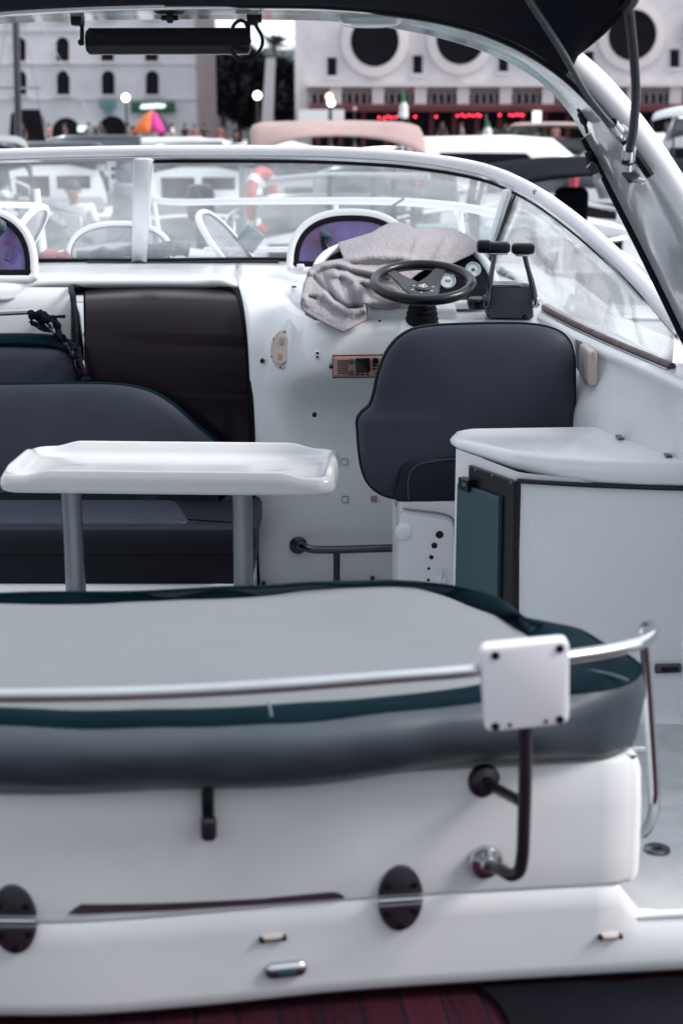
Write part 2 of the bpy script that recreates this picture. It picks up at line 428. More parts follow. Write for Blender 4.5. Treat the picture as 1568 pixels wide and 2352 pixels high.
# swimming platform
hd = R(9)
pl = B(); pl.box((0, 0, 0), (4.0, 1.9, .05), bev=.01)
po = pl.build('swim_platform', M['teak'], boat)
po.data.transform(Matrix.Translation(V(boat.location))); po.location = V((.2, 1.38, .222))-V(boat.location); po.rotation_euler = (0, 0, R(8.5))
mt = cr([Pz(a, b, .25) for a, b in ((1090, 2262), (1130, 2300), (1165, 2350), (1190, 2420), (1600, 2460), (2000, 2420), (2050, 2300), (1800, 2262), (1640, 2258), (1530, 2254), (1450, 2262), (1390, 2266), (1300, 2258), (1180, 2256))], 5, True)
B().slab(mt, UP, [(0, -.001), (0, .009), (.004, .012)]).build('rubber_mat', M['rubber'], None, 'black rubber mat lying on the dark red planks of the swim platform', 'mat')  # shadow over the planks, drawn as a thin black sheet

# ------------------------------------------------------------------ dashboard and companionway bulkhead
c = []
#       px:   592      615     650     690     740     820     920    1020    1110   1200    1260
pxs = [None, 612, 648, 690, 740, 820, 920, 1020, 1110, 1180, 1250]
jamb = [592, 583, 579, 577, 574, 569, 562, 548, 543, 541]
#          floor  midlow  under  bottom face   facetop edge  top    mid   base
rowspec = [
 # y for: jamb ,612 ,648 ,690.. ; Y likewise
 dict(z=0.0,  Y=[4.97, 4.96, 4.95, 4.95, 4.95]),
 dict(y=[1120]*5, Y=[4.98, 4.96, 4.95, 4.95, 4.95]),
 dict(y=[965, 965, 965, 962, 958], Y=[4.985, 4.965, 4.95, 4.94, 4.935]),
 dict(y=[920, 920, 918, 908, 898], Y=[4.985, 4.965, 4.935, 4.89, 4.86]),
 dict(y=[860, 858, 856, 855, 858], Y=[4.985, 4.96, 4.90, 4.79, 4.735]),
 dict(y=[775, 770, 765, 766, 772], Y=[4.995, 4.975, 4.93, 4.80, 4.725]),
 dict(y=[715, 705, 715, 738, 748], Y=[5.05, 5.03, 4.98, 4.83, 4.75]),
 dict(y=[656, 668, 688, 722, 736], Y=[5.27, 5.2, 5.08, 4.88, 4.80]),
 dict(y=[640, 643, 652, 668, 676], Y=[5.42, 5.4, 5.35, 5.3, 5.28]),
 dict(y=[603, 603, 602, 601, 601], Y=[5.95, 5.97, 6.0, 6.02, 6.04]),
]
rows = []
for ri, rs in enumerate(rowspec):
    row = []
    for ci in range(len(pxs)):
        k = min(ci, 4)
        px = jamb[ri] if ci == 0 else pxs[ci]
        Y = rs['Y'][k]
        if 'z' in rs:
            p = Pz(px, 1400, 0); p = V(((px-CXD)/FPX*Y*1.065, Y, 0))
        else:
            y = rs['y'][k]
            if ri == 9 and ci >= 8: y = (604, 606, 612)[ci-8]; Y = (5.98, 5.9, 5.75)[ci-8]
            if ri == 8 and ci >= 9: Y -= .1*(ci-8)
            p = P(px, y, Y)
        row.append(p)
    rows.append(row)
B().surf(rows, 4, 5).build('dashboard', M['gel'], boat, sharp=70, solid=.006)
# hood over the companionway and the port side of the dash
hx = [-260, -120, 20, 110, 200, 330, 450, 520, 546]
rows = [[P(x, y+(abs(x-330)/330)**2*3, Y) for x in hx] for y, Y in ((664, 5.345), (661, 5.32), (652, 5.30), (641, 5.305), (635, 5.36), (628, 5.48), (603, 5.95))]
for r_, q in zip(rows, ((545, 662, 5.28), (545, 660, 5.272), (545, 656, 5.27), (544, 649, 5.33), (543, 643, 5.39), (541, 637, 5.45), (541, 603, 5.95))): r_[-1] = P(*q)
for j, x in enumerate(hx):
    if x < 100:
        rows[0][j] = P(x, 690, 5.26); rows[1][j] = P(x, 664, 5.27); rows[2][j] = P(x, 650, 5.29)
B().surf(rows, 4, 4).build('companionway_hood', M['gel'], boat, sharp=60, solid=.006)
# port bulkhead beside the sliding door
rows = [[P(x, y, Y) for x in (-260, -60, 60, 140, 160, 163)] for y, Y in ((660, 5.29), (690, 5.265), (760, 5.25), (860, 5.24))]
for Y in (5.23,): rows.append([V((p.x, Y, 0)) for p in rows[-1]])
for r_ in rows: r_.append(r_[-1]+V((.004, .02, 0))); r_.append(r_[-1]+V((0, .12, 0)))
B().surf(rows, 3, 4).build('port_bulkhead', M['gel'], boat, sharp=60)
# cabin behind the door: a dark niche
B().box((-.62, 5.62, .5), (1.0, .02, 1.1)).build('cabin_interior', M['dark'], boat)
# sliding door: one curved sheet of smoked acrylic
dl = [(202, 1340), (201, 1000), (200, 860), (198, 770), (197, 720), (196, 690), (195, 675), (195, 667)]
drr = [(592, 1340), (583, 1100), (577, 900), (570, 790), (564, 735), (556, 698), (548, 676), (540, 668)]
dY = [5.0, 5.02, 5.03, 5.06, 5.10, 5.17, 5.26, 5.33]
rows = []
for (lx, ly), (rx, ry), Y in zip(dl, drr, dY):
    rows.append([P(lx+(rx-lx)*t, ly+(ry-ly)*t-(4*math.sin(PI*t) if ly < 700 else 0), Y-.02*math.sin(PI*t)) for t in (0, .03, .12, .3, .5, .7, .88, .97, 1)])
rows.insert(0, [V((p.x*1.0, p.y, 0.0)) for p in rows[0]])
door = B().surf(rows, 3, 6).build('cabin_door', M['door'], boat, solid=.012, sharp=60)
rows = [[P(x+dx, y, Y) for dx in (0, 12, 26)] for x, y, Y in ((176, 900, 5.08), (174, 840, 5.09), (172, 760, 5.11), (171, 705, 5.18), (170, 672, 5.28))]
B().surf(rows, 2, 4).build('door_rail', M['steel'], boat, solid=.004)
g = [(186, 905), (184, 855), (176, 760), (169, 690), (164, 664), (171, 659), (260, 661), (350, 659), (450, 661), (530, 664), (541, 668), (551, 684), (560, 708), (568, 752), (575, 830), (580, 960), (584, 1100), (593, 1345)]
gY = [5.06, 5.06, 5.08, 5.14, 5.24, 5.30, 5.33, 5.34, 5.33, 5.3, 5.27, 5.20, 5.12, 5.04, 5.0, 4.985, 4.98, 4.97]
B().tube([P(x, y, Y) for (x, y), Y in zip(g, gY)], .011, 8, k=5).build('door_gasket', M['rubber'], boat)
B().tube([P(165, 659, 5.33), P(260, 663, 5.36), P(350, 663, 5.36), P(450, 663, 5.36), P(538, 668, 5.33)], .02, 8, k=5).build('door_gasket', M['rubber'], boat)

# small marks and fittings of the bulkhead
def BP(px, py):        # the bulkhead or console face at this point
    Y = 4.94 if py > 955 or px < 640 else (4.725 if px > 720 else 4.90)
    return P(px, py, Y)
F3 = (V((1, 0, 0)), UP, V((0, -1, 0)))
for x, y in ((602, 829), (722, 952), (855, 1328), (606, 1340)):
    p = BP(x, y)+V((0, -.006, 0))
    if x == 602: p = P(602, 829, 4.955)
    B().lathe(p, (0, -1, 0), [(.008, -.012), (.008, .003), (.005, .005)], 14).build('screw_cap', M['black'], boat)
for x, y, c_ in ((790, 965, 0), (791, 1061, 0), (792, 1147, 0), (858, 1146, 1)):
    p = P(x, y, 4.942)
    B().slab(rnd_rect(p, *F3[:2], .021, .021, .002), F3[2], [(0, -.012), (0, .0)]).build('blanking_square', M['dsteel'] if not c_ else mat('pink_square', (.4, .25, .27), .5, var=.1), boat)
    B().slab(rnd_rect(p, *F3[:2], .018, .018, .002), F3[2], [(0, -.01), (0, .0015)]).build('blanking_square', M['gel2'] if not c_ else bpy.data.materials['pink_square'], boat)
# small double socket above
p = P(729, 815, 4.722)
sk = B().slab(rnd_rect(p, *F3[:2], .024, .027, .007), F3[2], [(0, -.02), (0, .003), (.002, .005)]).build('switch_plate', M['white'], boat)
for s in (-1, 1): B().lathe(p+UP*.0065*s+V((0, -.004, 0)), (0, -1, 0), [(.0045, 0), (.0045, .002), (.003, .003)], 12).build('switch', M['black'], sk)
p = P(675, 658, 5.29)
B().lathe(p-UP*.004, UP, [(.010, 0), (.010, .004), (.006, .007)], 14).build('deck_stud', M['bsteel'], boat)

# ------------------------------------------------------------------ starboard coaming
def xs(Y): return .69+(5.05-Y)*.126
side_px = [(1150, 622, 5.72), (1190, 660, 5.4), (1235, 703, 5.03), (1300, 740, 4.59), (1400, 787, 4.17), (1540, 846, 3.7)]
base_side = [P(*q) for q in side_px]+[V((xs(y), y, 1.05)) for y in (3.4, 3.0, 2.6, 2.2)]
WX = ((6, .50), (5.0, .60), (4.3, .645), (3.9, .715), (3.5, .862), (3.2, .97), (2.8, 1.06), (1.5, 1.2))
def wx(Y):
    for (a, b), (c_, d) in zip(WX, WX[1:]):
        if c_ <= Y <= a: return b+(d-b)*(a-Y)/(a-c_)
    return 1.2
rows = [[p+V((.30, .04, -.04)) for p in base_side], [p+V((.05, 0, .0)) for p in base_side], [p+V((0, 0, -.002)) for p in base_side],
        [p+V((-.035, 0, -.008)) for p in base_side], [p+V((-.045, 0, -.02)) for p in base_side], [p+V((-.04, 0, -.045)) for p in base_side],
        [V((wx(p.y)*.45+(p.x-.02)*.55, p.y, .95)) for p in base_side], [V((wx(p.y), p.y, .85)) for p in base_side], [V((wx(p.y)-.005, p.y, .5)) for p in base_side], [V((wx(p.y), p.y, 0)) for p in base_side]]
B().surf(rows, 5, 4).build('side_coaming', M['gel2'], boat, sharp=60, solid=.006)

# foredeck ahead of the windscreen
rows = []
for Y, xc, hw, zc, ze in ((5.6, -.84, 1.75, 1.09, 1.02), (6.4, -.95, 1.72, 1.06, .96), (7.4, -1.12, 1.55, 1.0, .88), (8.4, -1.30, 1.2, .95, .86), (9.2, -1.43, .75, .93, .86), (9.8, -1.52, .25, .92, .88)):
    rows.append([V((xc+hw*t, Y+.15*t, zc-(zc-ze)*t*t)) for t in (-1, -.75, -.4, 0, .4, .75, 1)]+[V((xc+hw*1.0, Y+.15, -.5))])
B().surf(rows, 3, 4).build('foredeck', M['gel2'], boat, sharp=50)

# bow rail on the foredeck
br = [(348, 422, 9.3), (352, 452, 9.25), (375, 462, 9.1), (560, 462, 8.4), (770, 461, 7.7), (930, 464, 7.1), (1060, 476, 6.6), (1180, 501, 6.15), (1300, 538, 5.75), (1420, 585, 5.35), (1530, 650, 4.95)]
rail = B().tube([P(*q) for q in br], .019, 10, k=6).build('bow_rail', M['white'], boat)
for a, b in (((348, 422, 9.3), (369, 545, 9.3)), ((341, 458, 9.3), (346, 545, 9.3)), ((770, 462, 7.7), (785, 560, 7.62)), ((1054, 475, 6.62), (1078, 560, 6.5))):
    t = [P(*a), P(*b)]; t[1].z = min(t[1].z, .93)
    B().tube(t, .014, 10).build('stanchion', M['white'], rail)
bl = B().tube([P(-120, 470, 8.6), P(0, 471, 8.9), P(90, 472, 9.2)], .019, 10, k=4).build('bow_rail', M['white'], boat)
for a, b in (((84, 434, 9.2), (103, 600, 9.2)), ((-60, 470, 8.8), (-52, 600, 8.8))):
    B().tube([P(*a), P(*b)], .022 if a[0] == 84 else .014, 10).build('stanchion', M['white'], bl)
B().tube([P(470, 574, 7.9), P(620, 573, 7.6), P(760, 572, 7.3)], .014, 8).build('bow_rail', M['white'], boat)

# ------------------------------------------------------------------ windscreen
rail_px = [(-260, 366, 5.62), (0, 354, 5.55), (330, 346, 5.5), (650, 346, 5.5), (800, 350, 5.47), (950, 361, 5.43), (1100, 386, 5.36), (1200, 426, 5.16), (1300, 492, 4.78), (1400, 577, 4.4), (1480, 658, 4.1), (1560, 750, 3.82)]
RL = [P(*q) for q in rail_px]
base_front = [P(-260, 606, 5.98), P(0, 605, 5.97), P(320, 605, 5.97), P(655, 601, 6.03), P(800, 600, 6.05), P(950, 600, 6.06), P(1060, 603, 6.0), P(1112, 612, 5.88)]
wsf = B().tube(RL, [.016]*6+[.017, .018, .019, .02, .02, .02], 14, k=8, flat=1.25).build('windscreen_frame', M['white'], boat)
# polished lower channel under the rail
B().tube([p+V((0, .006, -.026)) for p in RL], .010, 8, k=8).build('frame_channel', M['steel'], wsf)
B().tube([p+V((0, .0, -.040)) for p in RL[2:-1]], .006, 8, k=8).build('frame_gasket', M['rubber'], wsf)
base_all = base_front[:-1]+[P(1112, 612, 5.88)]+base_side[1:6]
B().tube([p+V((0, -.01, .010)) for p in base_front], .012, 8, k=6).build('frame_gasket', M['rubber'], wsf)
B().tube([p+V((0, -.012, .006)) for p in base_side[:6]], .011, 8, k=6).build('frame_gasket', mat('brown_seal', (.12, .075, .075), .6, var=.5, vscale=30), wsf)
B().tube([p+V((-.014, -.02, -.004)) for p in base_side[:6]], .007, 8, k=6).build('frame_channel', M['alu'], wsf)
railc = cr(RL, 24); 
def rail_at(px):
    def sx(p):
        f = V((0, math.cos(PITCH), -math.sin(PITCH))); q = p-V((0, 0, CAM_Z)); return CXD+FPX*q.x/q.dot(f)
    return min(railc, key=lambda p: abs(sx(p)-px))
def pane(tops, bots, mt, k=4):
    rows = [tops, [a.lerp(b, .33) for a, b in zip(tops, bots)], [a.lerp(b, .66) for a, b in zip(tops, bots)], bots]
    return B().surf(rows, k, 2).build('glass_pane', mt, wsf, solid=.005)
tp = [rail_at(x)+V((0, 0, -.03)) for x in (-200, -60, 100, 308)]
bt = [P(-200, 600, 5.97), P(-60, 600, 5.97), P(100, 600, 5.97), P(306, 600, 5.97)]
pane(tp, bt, M['glass'])
tp = [rail_at(x)+V((0, 0, -.03)) for x in (341, 500, 700, 900, 1050, 1130, 1186)]
bt = [P(333, 600, 5.97), P(500, 598, 6.0), P(690, 596, 6.03), P(880, 596, 6.05), P(1000, 598, 6.04), P(1075, 602, 5.97), P(1110, 610, 5.9)]
pane(tp, bt, M['glass'])
tp = [rail_at(x)+V((0, 0, -.028)) for x in (1192, 1250, 1310, 1370, 1430, 1490, 1548)]
bt = [P(1116, 614, 5.86)]+[p+V((0, 0, .006)) for p in resample(base_side[1:6], 6)]
pane(tp, bt, M['sideglass'])
# centre mullion and corner post
a, b = rail_at(325)+V((0, -.004, -.03)), P(320, 607, 5.96)
ax = (b-a).normalized(); q = ax.to_track_quat('Z', 'X').to_matrix()
B().surf([[a+V((-.036, 0, 0)), a+V((-.03, -.012, 0)), a+V((.03, -.012, 0)), a+V((.036, 0, 0))], [b+V((-.026, 0, 0)), b+V((-.022, -.012, 0)), b+V((.022, -.012, 0)), b+V((.026, 0, 0))]], 3, 1).build('mullion', M['gel2'], wsf, solid=.01)
a, b = rail_at(1183)+V((0, 0, -.03)), P(1113, 612, 5.86)
B().tube([a+V((-.02, 0, 0)), a.lerp(b, .5)+V((-.01, 0, 0)), b+V((-.012, 0, 0))], .021, 10, flat=.3).build('corner_post', M['steel'], wsf)
B().tube([a+V((.008, -.01, 0)), b+V((.008, -.01, 0))], .006, 8).build('frame_gasket', M['rubber'], wsf)
for x, y, Y in ((1229, 440, 5.04), (1371, 554, 4.5)):
    p = P(x, y, Y)
    B().box(p, (.022, .02, .022), bev=.006, seg=3).build('frame_clip', M['steel'], wsf)
B().tube([P(884, 486, 5.8), P(900, 474, 5.78), P(926, 457, 5.74)], .008, 8, flat=.7).build('wiper', M['black'], boat)
B().tube([P(200, 603, 5.9), P(330, 606, 5.88), P(480, 603, 5.9), P(640, 602, 5.93)], .007, 8, k=4).build('wiper_arm', M['black'], boat)

# ------------------------------------------------------------------ radar arch
fpx = [(-420, 110), (-200, 72), (-100, 62), (0, 54), (200, 47), (390, 44), (600, 45), (784, 50), (985, 81), (1130, 126), (1230, 181), (1300, 250), (1360, 350), (1415, 460), (1485, 600), (1555, 745), (1620, 880)]
apx = [(-480, 90), (-210, 56), (-100, 43), (0, 33), (200, 22), (390, 17), (600, 17), (784, 21), (985, 44), (1115, 76), (1222, 124), (1312, 188), (1400, 280), (1480, 385), (1560, 510), (1640, 665), (1720, 850)]
fw = [P(x, y, 3.75) for x, y in fpx]; aw = [P(x, y, 3.35) for x, y in apx]
ctr = V((-.84, 3.5, .9))
rings_in, rings_out = [], []
for f, a in zip(cr(fw, 6), cr(aw, 6)):
    w = (a-f); wn = w.normalized(); mid = f.lerp(a, .5)
    o_ = (mid-ctr); o_ = (o_-wn*o_.dot(wn)); o_.y *= .2; o_.normalize()
    rings_in.append([f+wn*.004+o_*.004, f.lerp(a, .06)-o_*.002, f.lerp(a, .3)+o_*.004, f.lerp(a, .55)-o_*.001, f.lerp(a, .75)+o_*.004, f.lerp(a, .94)-o_*.004, a+o_*.002])
    rings_out.append([f, f+o_*.02-wn*.006, f+o_*.045+wn*.02, mid+o_*.075, a+o_*.068-wn*.02, a+o_*.055+wn*.012, a+o_*.03+wn*.022, a+o_*.008+wn*.014, a])
arch = B().rings(rings_out, closed=False).build('radar_arch', M['gel'], boat, sharp=60, solid=.004)
B().rings(rings_in, closed=False).build('arch_lining', M['mirror'], arch, sharp=60)
fa = cr(fw, 6)
B().tube(fa[70:96], .012, 8).build('arch_trim', M['rubber'], arch)
aa = cr(aw, 6)
B().tube([p+V((-.008, -.028, .002)) for p in aa[30:80]], [.004, .010, .014, .015, .015, .015], 8, flat=.7).build('arch_trim', M['rubber'], arch)
M['lens'] = mat('frosted_lens', (.50, .55, .58), .2, var=.05, coat=.5)
# nav light lens, horn and slot on the arch lining
def AP(px, py, t):      # point on lining, t = 0 front edge .. 1 aft edge
    return P(px, py, 3.75-.40*t)
p = AP(850, 47, .55)
dn = B().lathe(p+V((0, 0, .004)), (0, -.05, -1), [(.075, 0), (.075, .006), (.066, .014), (.03, .018)], 32)
dn.build('arch_light', M['lens'], None, 'oval grey lens of a cabin light under the top of the arch', 'light')
p = AP(390, 30, .6)
hn = E('arch_horn', 'small black round fitting with a wing nut under the arch above the light bar', 'fitting', p)
B().lathe(p+UP*.012, (0, 0, -1), [(.032, 0), (.036, .005), (.036, .011), (.028, .014)], 24).build('flange', M['black'], hn)
B().lathe(p+UP*.0, (0, 0, -1), [(.010, 0), (.010, .010), (.007, .022)], 12).build('nut', M['black'], hn)
B().tube([p+V((-.02, 0, -.010)), p+V((0, 0, -.012)), p+V((.02, 0, -.010))], .006, 8).build('wing', M['black'], hn)
q = [AP(1326, 250, .42), AP(1338, 272, .44), AP(1348, 306, .46)]
B().tube(q, [.004, .010, .004], 8, k=4).build('arch_slot', M['black'], arch)
# clamp on the front edge of the arch
cl = E('canvas_clamp', 'small black and steel clamp on the front edge of the arch above the side window', 'clamp', P(1360, 390, 3.74))
B().tube([P(1350, 348, 3.73), P(1357, 385, 3.73)], .010, 8).build('clamp_body', M['black'], cl)
B().tube([P(1352, 378, 3.70), P(1362, 386, 3.70), P(1367, 398, 3.70)], .011, 8).build('clamp_lever', M['bsteel'], cl)
B().tube([P(1366, 396, 3.70), P(1373, 411, 3.70)], [.008, .011], 10).build('clamp_pin', M['steel'], cl)

# ------------------------------------------------------------------ canopy of black canvas with its struts
M['strut'] = mat('dark_strut', (.035, .037, .048), .3, metal=.5, var=.2, vscale=12)
can = E('canopy', 'black canvas canopy stretched aft from the arch across the top', 'canopy', P(700, 10, 3.2))
r0 = [p+V((0, .0, .012)) for p in [P(x, y, 3.30) for x, y in ((-500, 98), (-210, 63), (-100, 49), (0, 39), (200, 28), (390, 23), (600, 23), (784, 27), (985, 50), (1115, 82), (1222, 129), (1300, 178), (1326, 122))]]
r0[-1] = P(1326, 122, 3.34)
def edge(px, py, Y): return P(px, py, Y)
r1 = [P(x, -30-.0*x, 3.0) for x in (-500, -210, -100, 0, 200, 390, 600, 784, 985, 1115, 1222, 1300)]+[P(1392, 66, 3.12)]
r2 = [P(x, -130, 2.75) for x in (-500, -210, -100, 0, 200, 390, 600, 784, 985, 1115, 1222, 1330)]+[P(1446, 10, 2.95)]
B().surf([r0, r1, r2], 4, 5).build('canvas', M['canvas'], can, solid=.004, sharp=60)
hp = cr([r0[-1], r1[-1], r2[-1]], 5)
B().tube(hp, .006, 8).build('edge_rope', M['canvas'], can)
st = B().tube([P(1195, -30, 2.78), P(1285, 110, 2.92), P(1345, 215, 3.05), P(1395, 278, 3.14), P(1418, 296, 3.20)], .0062, 10, k=6).build('strut', M['strut'], can)
B().tube([P(1405, 283, 3.17), P(1420, 302, 3.2)], .012, 10).build('strut_end', M['steel'], st)
B().box(P(1428, 305, 3.24), (.03, .02, .03), Matrix.Rotation(R(40), 3, 'Y'), .006).build('strut_bracket', M['steel'], st)
st = B().tube([P(1438, -30, 2.92), P(1447, 60, 2.96), P(1456, 150, 3.0), P(1459, 220, 3.03), P(1453, 300, 3.08), P(1444, 350, 3.13), P(1441, 372, 3.15)], .0098, 12, k=6).build('strut', M['strut'], can)
B().tube([P(1445, 340, 3.12), P(1440, 385, 3.16)], .014, 12).build('strut_end', M['steel'], st)
B().tube([P(1430, 372, 3.14), P(1442, 375, 3.13), P(1453, 371, 3.14)], .006, 8, k=3).build('strut_tie', M['black'], st)
B().box(P(1447, 400, 3.2), (.034, .02, .03), Matrix.Rotation(R(50), 3, 'Y'), .006).build('strut_bracket', M['dsteel'], st)
B().box(P(1460, 413, 3.22), (.035, .03, .014), Matrix.Rotation(R(15), 3, 'Y'), .004).build('strut_foot', M['steel'], st)
B().tube([P(1433, 20, 2.94), P(1446, 2, 2.93), P(1456, -20, 2.92)], .016, 8).build('strut_cap', M['black'], st)

# ------------------------------------------------------------------ light bar hung under the arch
lb = E('light_bar', 'long black light bar hanging from two brackets under the arch', 'light', P(388, 94, 3.66))
bx = []
a, b = P(197, 94, 3.66), P(580, 93, 3.66); u = (b-a).normalized()
prof = [(.031, .012), (.031, .04), (.012, .05), (-.012, .05), (-.031, .04), (-.031, .0), (-.012, -.012), (.012, -.012)]
for s, k in ((0, .72), (.018, 1), (.97, 1), (.985, .7)):
    c0 = a.lerp(b, s); bx.append([c0+V((0, y, z))*k for z, y in prof])
B().rings(bx).build('housing', M['black'], lb, sharp=20)
for px0, px1, yb, leg, leg0, leg1 in ((165, 192, 50, 189, 48, 103), (567, 593, 48, 571, 47, 100)):
    p0, p1 = P(px0, 24, 3.66), P(px1, yb, 3.66)
    br_ = B().box((p0+p1)/2, (abs(p1.x-p0.x), .05, abs(p1.z-p0.z)+.02), bev=.004).build('bracket', M['black'], lb)
    B().surf([[P(leg-4, leg0, 3.655), P(leg+4, leg0, 3.655)], [P(leg-4, leg1-12, 3.655), P(leg+4, leg1-12, 3.655)], [P(leg-4, leg1, 3.655), P(leg+5, leg1, 3.655)]], 1, 1).build('bracket_leg', M['black'], br_, solid=.012)
    B().lathe(P(leg, leg1-5, 3.655)-V((0, .01, 0)), (0, -1, 0), [(.008, 0), (.008, .006)], 10).build('bracket_bolt', M['black'], br_)
cab = [(583, 50), (592, 66), (602, 85), (602, 103), (592, 122), (575, 136), (558, 138), (543, 130), (534, 120), (536, 112)]
B().tube([P(x, y, 3.64) for x, y in cab], .0045, 8, k=5).build('cable', M['black'], lb)
B().tube([P(x, y, 3.645) for x, y in ((568, 62), (562, 50), (551, 47), (540, 54), (534, 64), (533, 75))], .0045, 8, k=5).build('cable', M['black'], lb)
B().tube([P(596, 20, 3.64), P(597, 52, 3.64)], [.008, .004], 8).build('cable_gland', M['black'], lb)
# ================================================================== SUN PAD
pairs = [((-260, 1645), (-260, 1606)), ((0, 1663), (0, 1624)), ((230, 1668), (230, 1631)), ((400, 1667), (400, 1627)), ((560, 1662), (560, 1622)), ((700, 1655), (700, 1613)), ((880, 1637), (880, 1601)),
 ((1000, 1622), (990, 1588)), ((1150, 1604), (1110, 1570)), ((1300, 1592), (1180, 1552)), ((1400, 1581), (1212, 1533)), ((1450, 1566), (1226, 1515)),
 ((1472, 1538), (1230, 1497)), ((1444, 1508), (1224, 1477)), ((1392, 1484), (1208, 1460)), ((1330, 1449), (1190, 1447)), ((1265, 1433), (1170, 1434)),
 ((1215, 1428), (1150, 1422)), ((1165, 1388), (1110, 1407)), ((1100, 1361), (1050, 1383)), ((1020, 1346), (985, 1362)), ((940, 1341), (925, 1349)),
 ((800, 1343), (800, 1350)), ((700, 1345), (700, 1361)), ((560, 1350), (560, 1376)), ((400, 1358), (400, 1384)), ((200, 1364), (200, 1394)), ((0, 1366), (0, 1396)), ((-260, 1370), (-260, 1402))]
ZO, ZI = .79, .802
outer = cr([Pz(*a, ZO if i < 12 else .797 if i < 15 else .806 if i < 17 else .826) for i, (a, b) in enumerate(pairs)], 5, True); inner = cr([Pz(*b, ZI) for a, b in pairs], 5, True)
n_ = len(outer)
for i, p in enumerate(outer):
    p.z += .004*mnoise.noise(V((p.x*9, p.y*9, 0)))
for i, p in enumerate(inner):
    p += V((mnoise.noise(V((p.x*14, p.y*14, 3)))*.004, mnoise.noise(V((p.x*11, p.y*11, 7)))*.006, 0))
pad = E('sun_pad', 'large sun cushion with pale top, teal edging and grey front on the stern locker', 'cushion', (-.2, 2.3, .67))
# teal edging between both outlines, gently padded
mid1 = [a.lerp(b, .35)+V((0, 0, .010)) for a, b in zip(outer, inner)]
mid2 = [a.lerp(b, .75)+V((0, 0, .007)) for a, b in zip(outer, inner)]
B().rings([outer, [a.lerp(b, .08)+V((0, 0, .006)) for a, b in zip(outer, inner)], mid1, mid2, inner], cap0=False, cap1=False).build('edging', M['teal'], pad, sharp=80)
# pale top, slightly pillowed with soft wrinkles
cen = sum(inner, V((0, 0, 0)))/n_
top = [inner]
for k, h in ((.97, .006), (.9, .014), (.75, .020), (.5, .022), (.25, .021), (.05, .02)):
    ring = []
    for p in inner:
        q = V((cen.x+(p.x-cen.x)*(k if abs(p.x-cen.x) < 9 else k), cen.y+(p.y-cen.y)*k, ZI+h))
        q.z += .0045*mnoise.noise(V((q.x*3, q.y*11, 1)))*min(1, (1-k)*8)
        ring.append(q)
    top.append(ring)
B().rings(top, cap0=False).build('top_panel', M['vinyl_light'], pad, sharp=80)
def skirt(ring, d, z, wob=0):
    r_ = inset(ring, UP, -d, 0)
    r_ = [ring[i]+(q-ring[i])*(1-.75*max(0, min(1, (ring[i].x-.30)/.14))) for i, q in enumerate(r_)]
    return [V((p.x, p.y+wob*mnoise.noise(V((p.x*5, z*9, 2)))+.3*wob*mnoise.noise(V((p.x*17, z*26, 6))), z+.012*mnoise.noise(V((p.x*3.1, p.y*2, 5)))*(1 if z < .7 else .3))) for p in r_]
flat = [V((p.x, p.y, min(p.z, ZO+.01))) for p in outer]
B().tube([p+V((0, 0, .001)) for p in outer], .0035, 6, closed=True).build('piping', M['teal'], pad)
sk = [outer, skirt(flat, .014, .784), skirt(flat, .030, .771, .008), skirt(flat, .037, .752, .014), skirt(flat, .035, .730, .016), skirt(flat, .024, .706, .016), skirt(flat, .005, .687, .012), skirt(flat, -.02, .673, .006), skirt(flat, -.06, .669)]
B().rings(sk, cap0=False, cap1=False).build('border', M['vinyl_front'], pad, sharp=80)
sm = cr([P(*q) for q in ((615, 1619, 1.985), (620, 1635, 1.978), (624, 1655, 1.972))], 4)
sm = [p+V((0, -.004, .008)) for p in sm]
B().tube(sm, .0022, 6).build('seam', mat('pale_seam', (.12, .17, .19), .6), pad)
se = [Pz(x, y, .803) for x, y in ((1308, 1541), (1350, 1540), (1400, 1549), (1440, 1562))]
B().tube(se, .0022, 6, k=4).build('seam', bpy.data.materials['pale_seam'], pad)

# ================================================================== STERN RAIL with mounting plate
sr = E('stern_rail', 'polished steel tube rail running round the stern above the sun pad', 'rail', (.3, 2.0, .45))
rp = [(-260, 1586, 1.86), (-100, 1596, 1.83), (0, 1597, 1.825), (300, 1592, 1.835), (600, 1577, 1.855), (900, 1554, 1.89), (1105, 1537, 1.925), (1310, 1508, 1.975), (1400, 1494, 2.01), (1455, 1481, 2.04), (1488, 1467, 2.08), (1502, 1452, 2.13), (1497, 1439, 2.19), (1484, 1440, 2.24), (1477, 1460, 2.265), (1481, 1520, 2.28), (1488, 1620, 2.29), (1497, 1750, 2.30), (1501, 1840, 2.30), (1497, 1875, 2.31), (1487, 1898, 2.33), (1476, 1912, 2.36)]
B().tube([P(*q) for q in rp], .0105, 14, k=7).build('top_tube', M['steel'], sr)
B().tube([P(1458, 1723, 2.33), P(1500, 1723, 2.30)], .007, 10).build('cross_bar', M['steel'], sr)
post = [(1210, 1520, 1.962), (1206, 1650, 1.965), (1205, 1800, 1.975), (1202, 1900, 1.985), (1198, 1975, 1.995), (1190, 2002, 2.0), (1174, 2010, 2.005), (1150, 1998, 2.03), (1117, 1984, 2.09)]
B().tube([P(*q) for q in post], .0105, 14, k=6).build('post', M['bsteel'], sr)
B().tube([P(1196, 1842, 1.985), P(1118, 1800, 2.11)], .009, 12).build('post_brace', M['bsteel'], sr)
for x, y, Y, m_ in ((1115, 1984, 2.085, 'steel'), (1112, 1798, 2.10, 'bsteel')):
    o = P(x, y, Y); u, v, n = tframe(o)
    B().lathe(o-n*.01, n+u*.15, [(.029, 0), (.029, .006), (.026, .012), (.014, .017), (.012, .024)], 24).build('flange', M[m_], sr)
o = PP(1206, 1577, V((0, 1.90, 0)), V((0, -1, 0)))
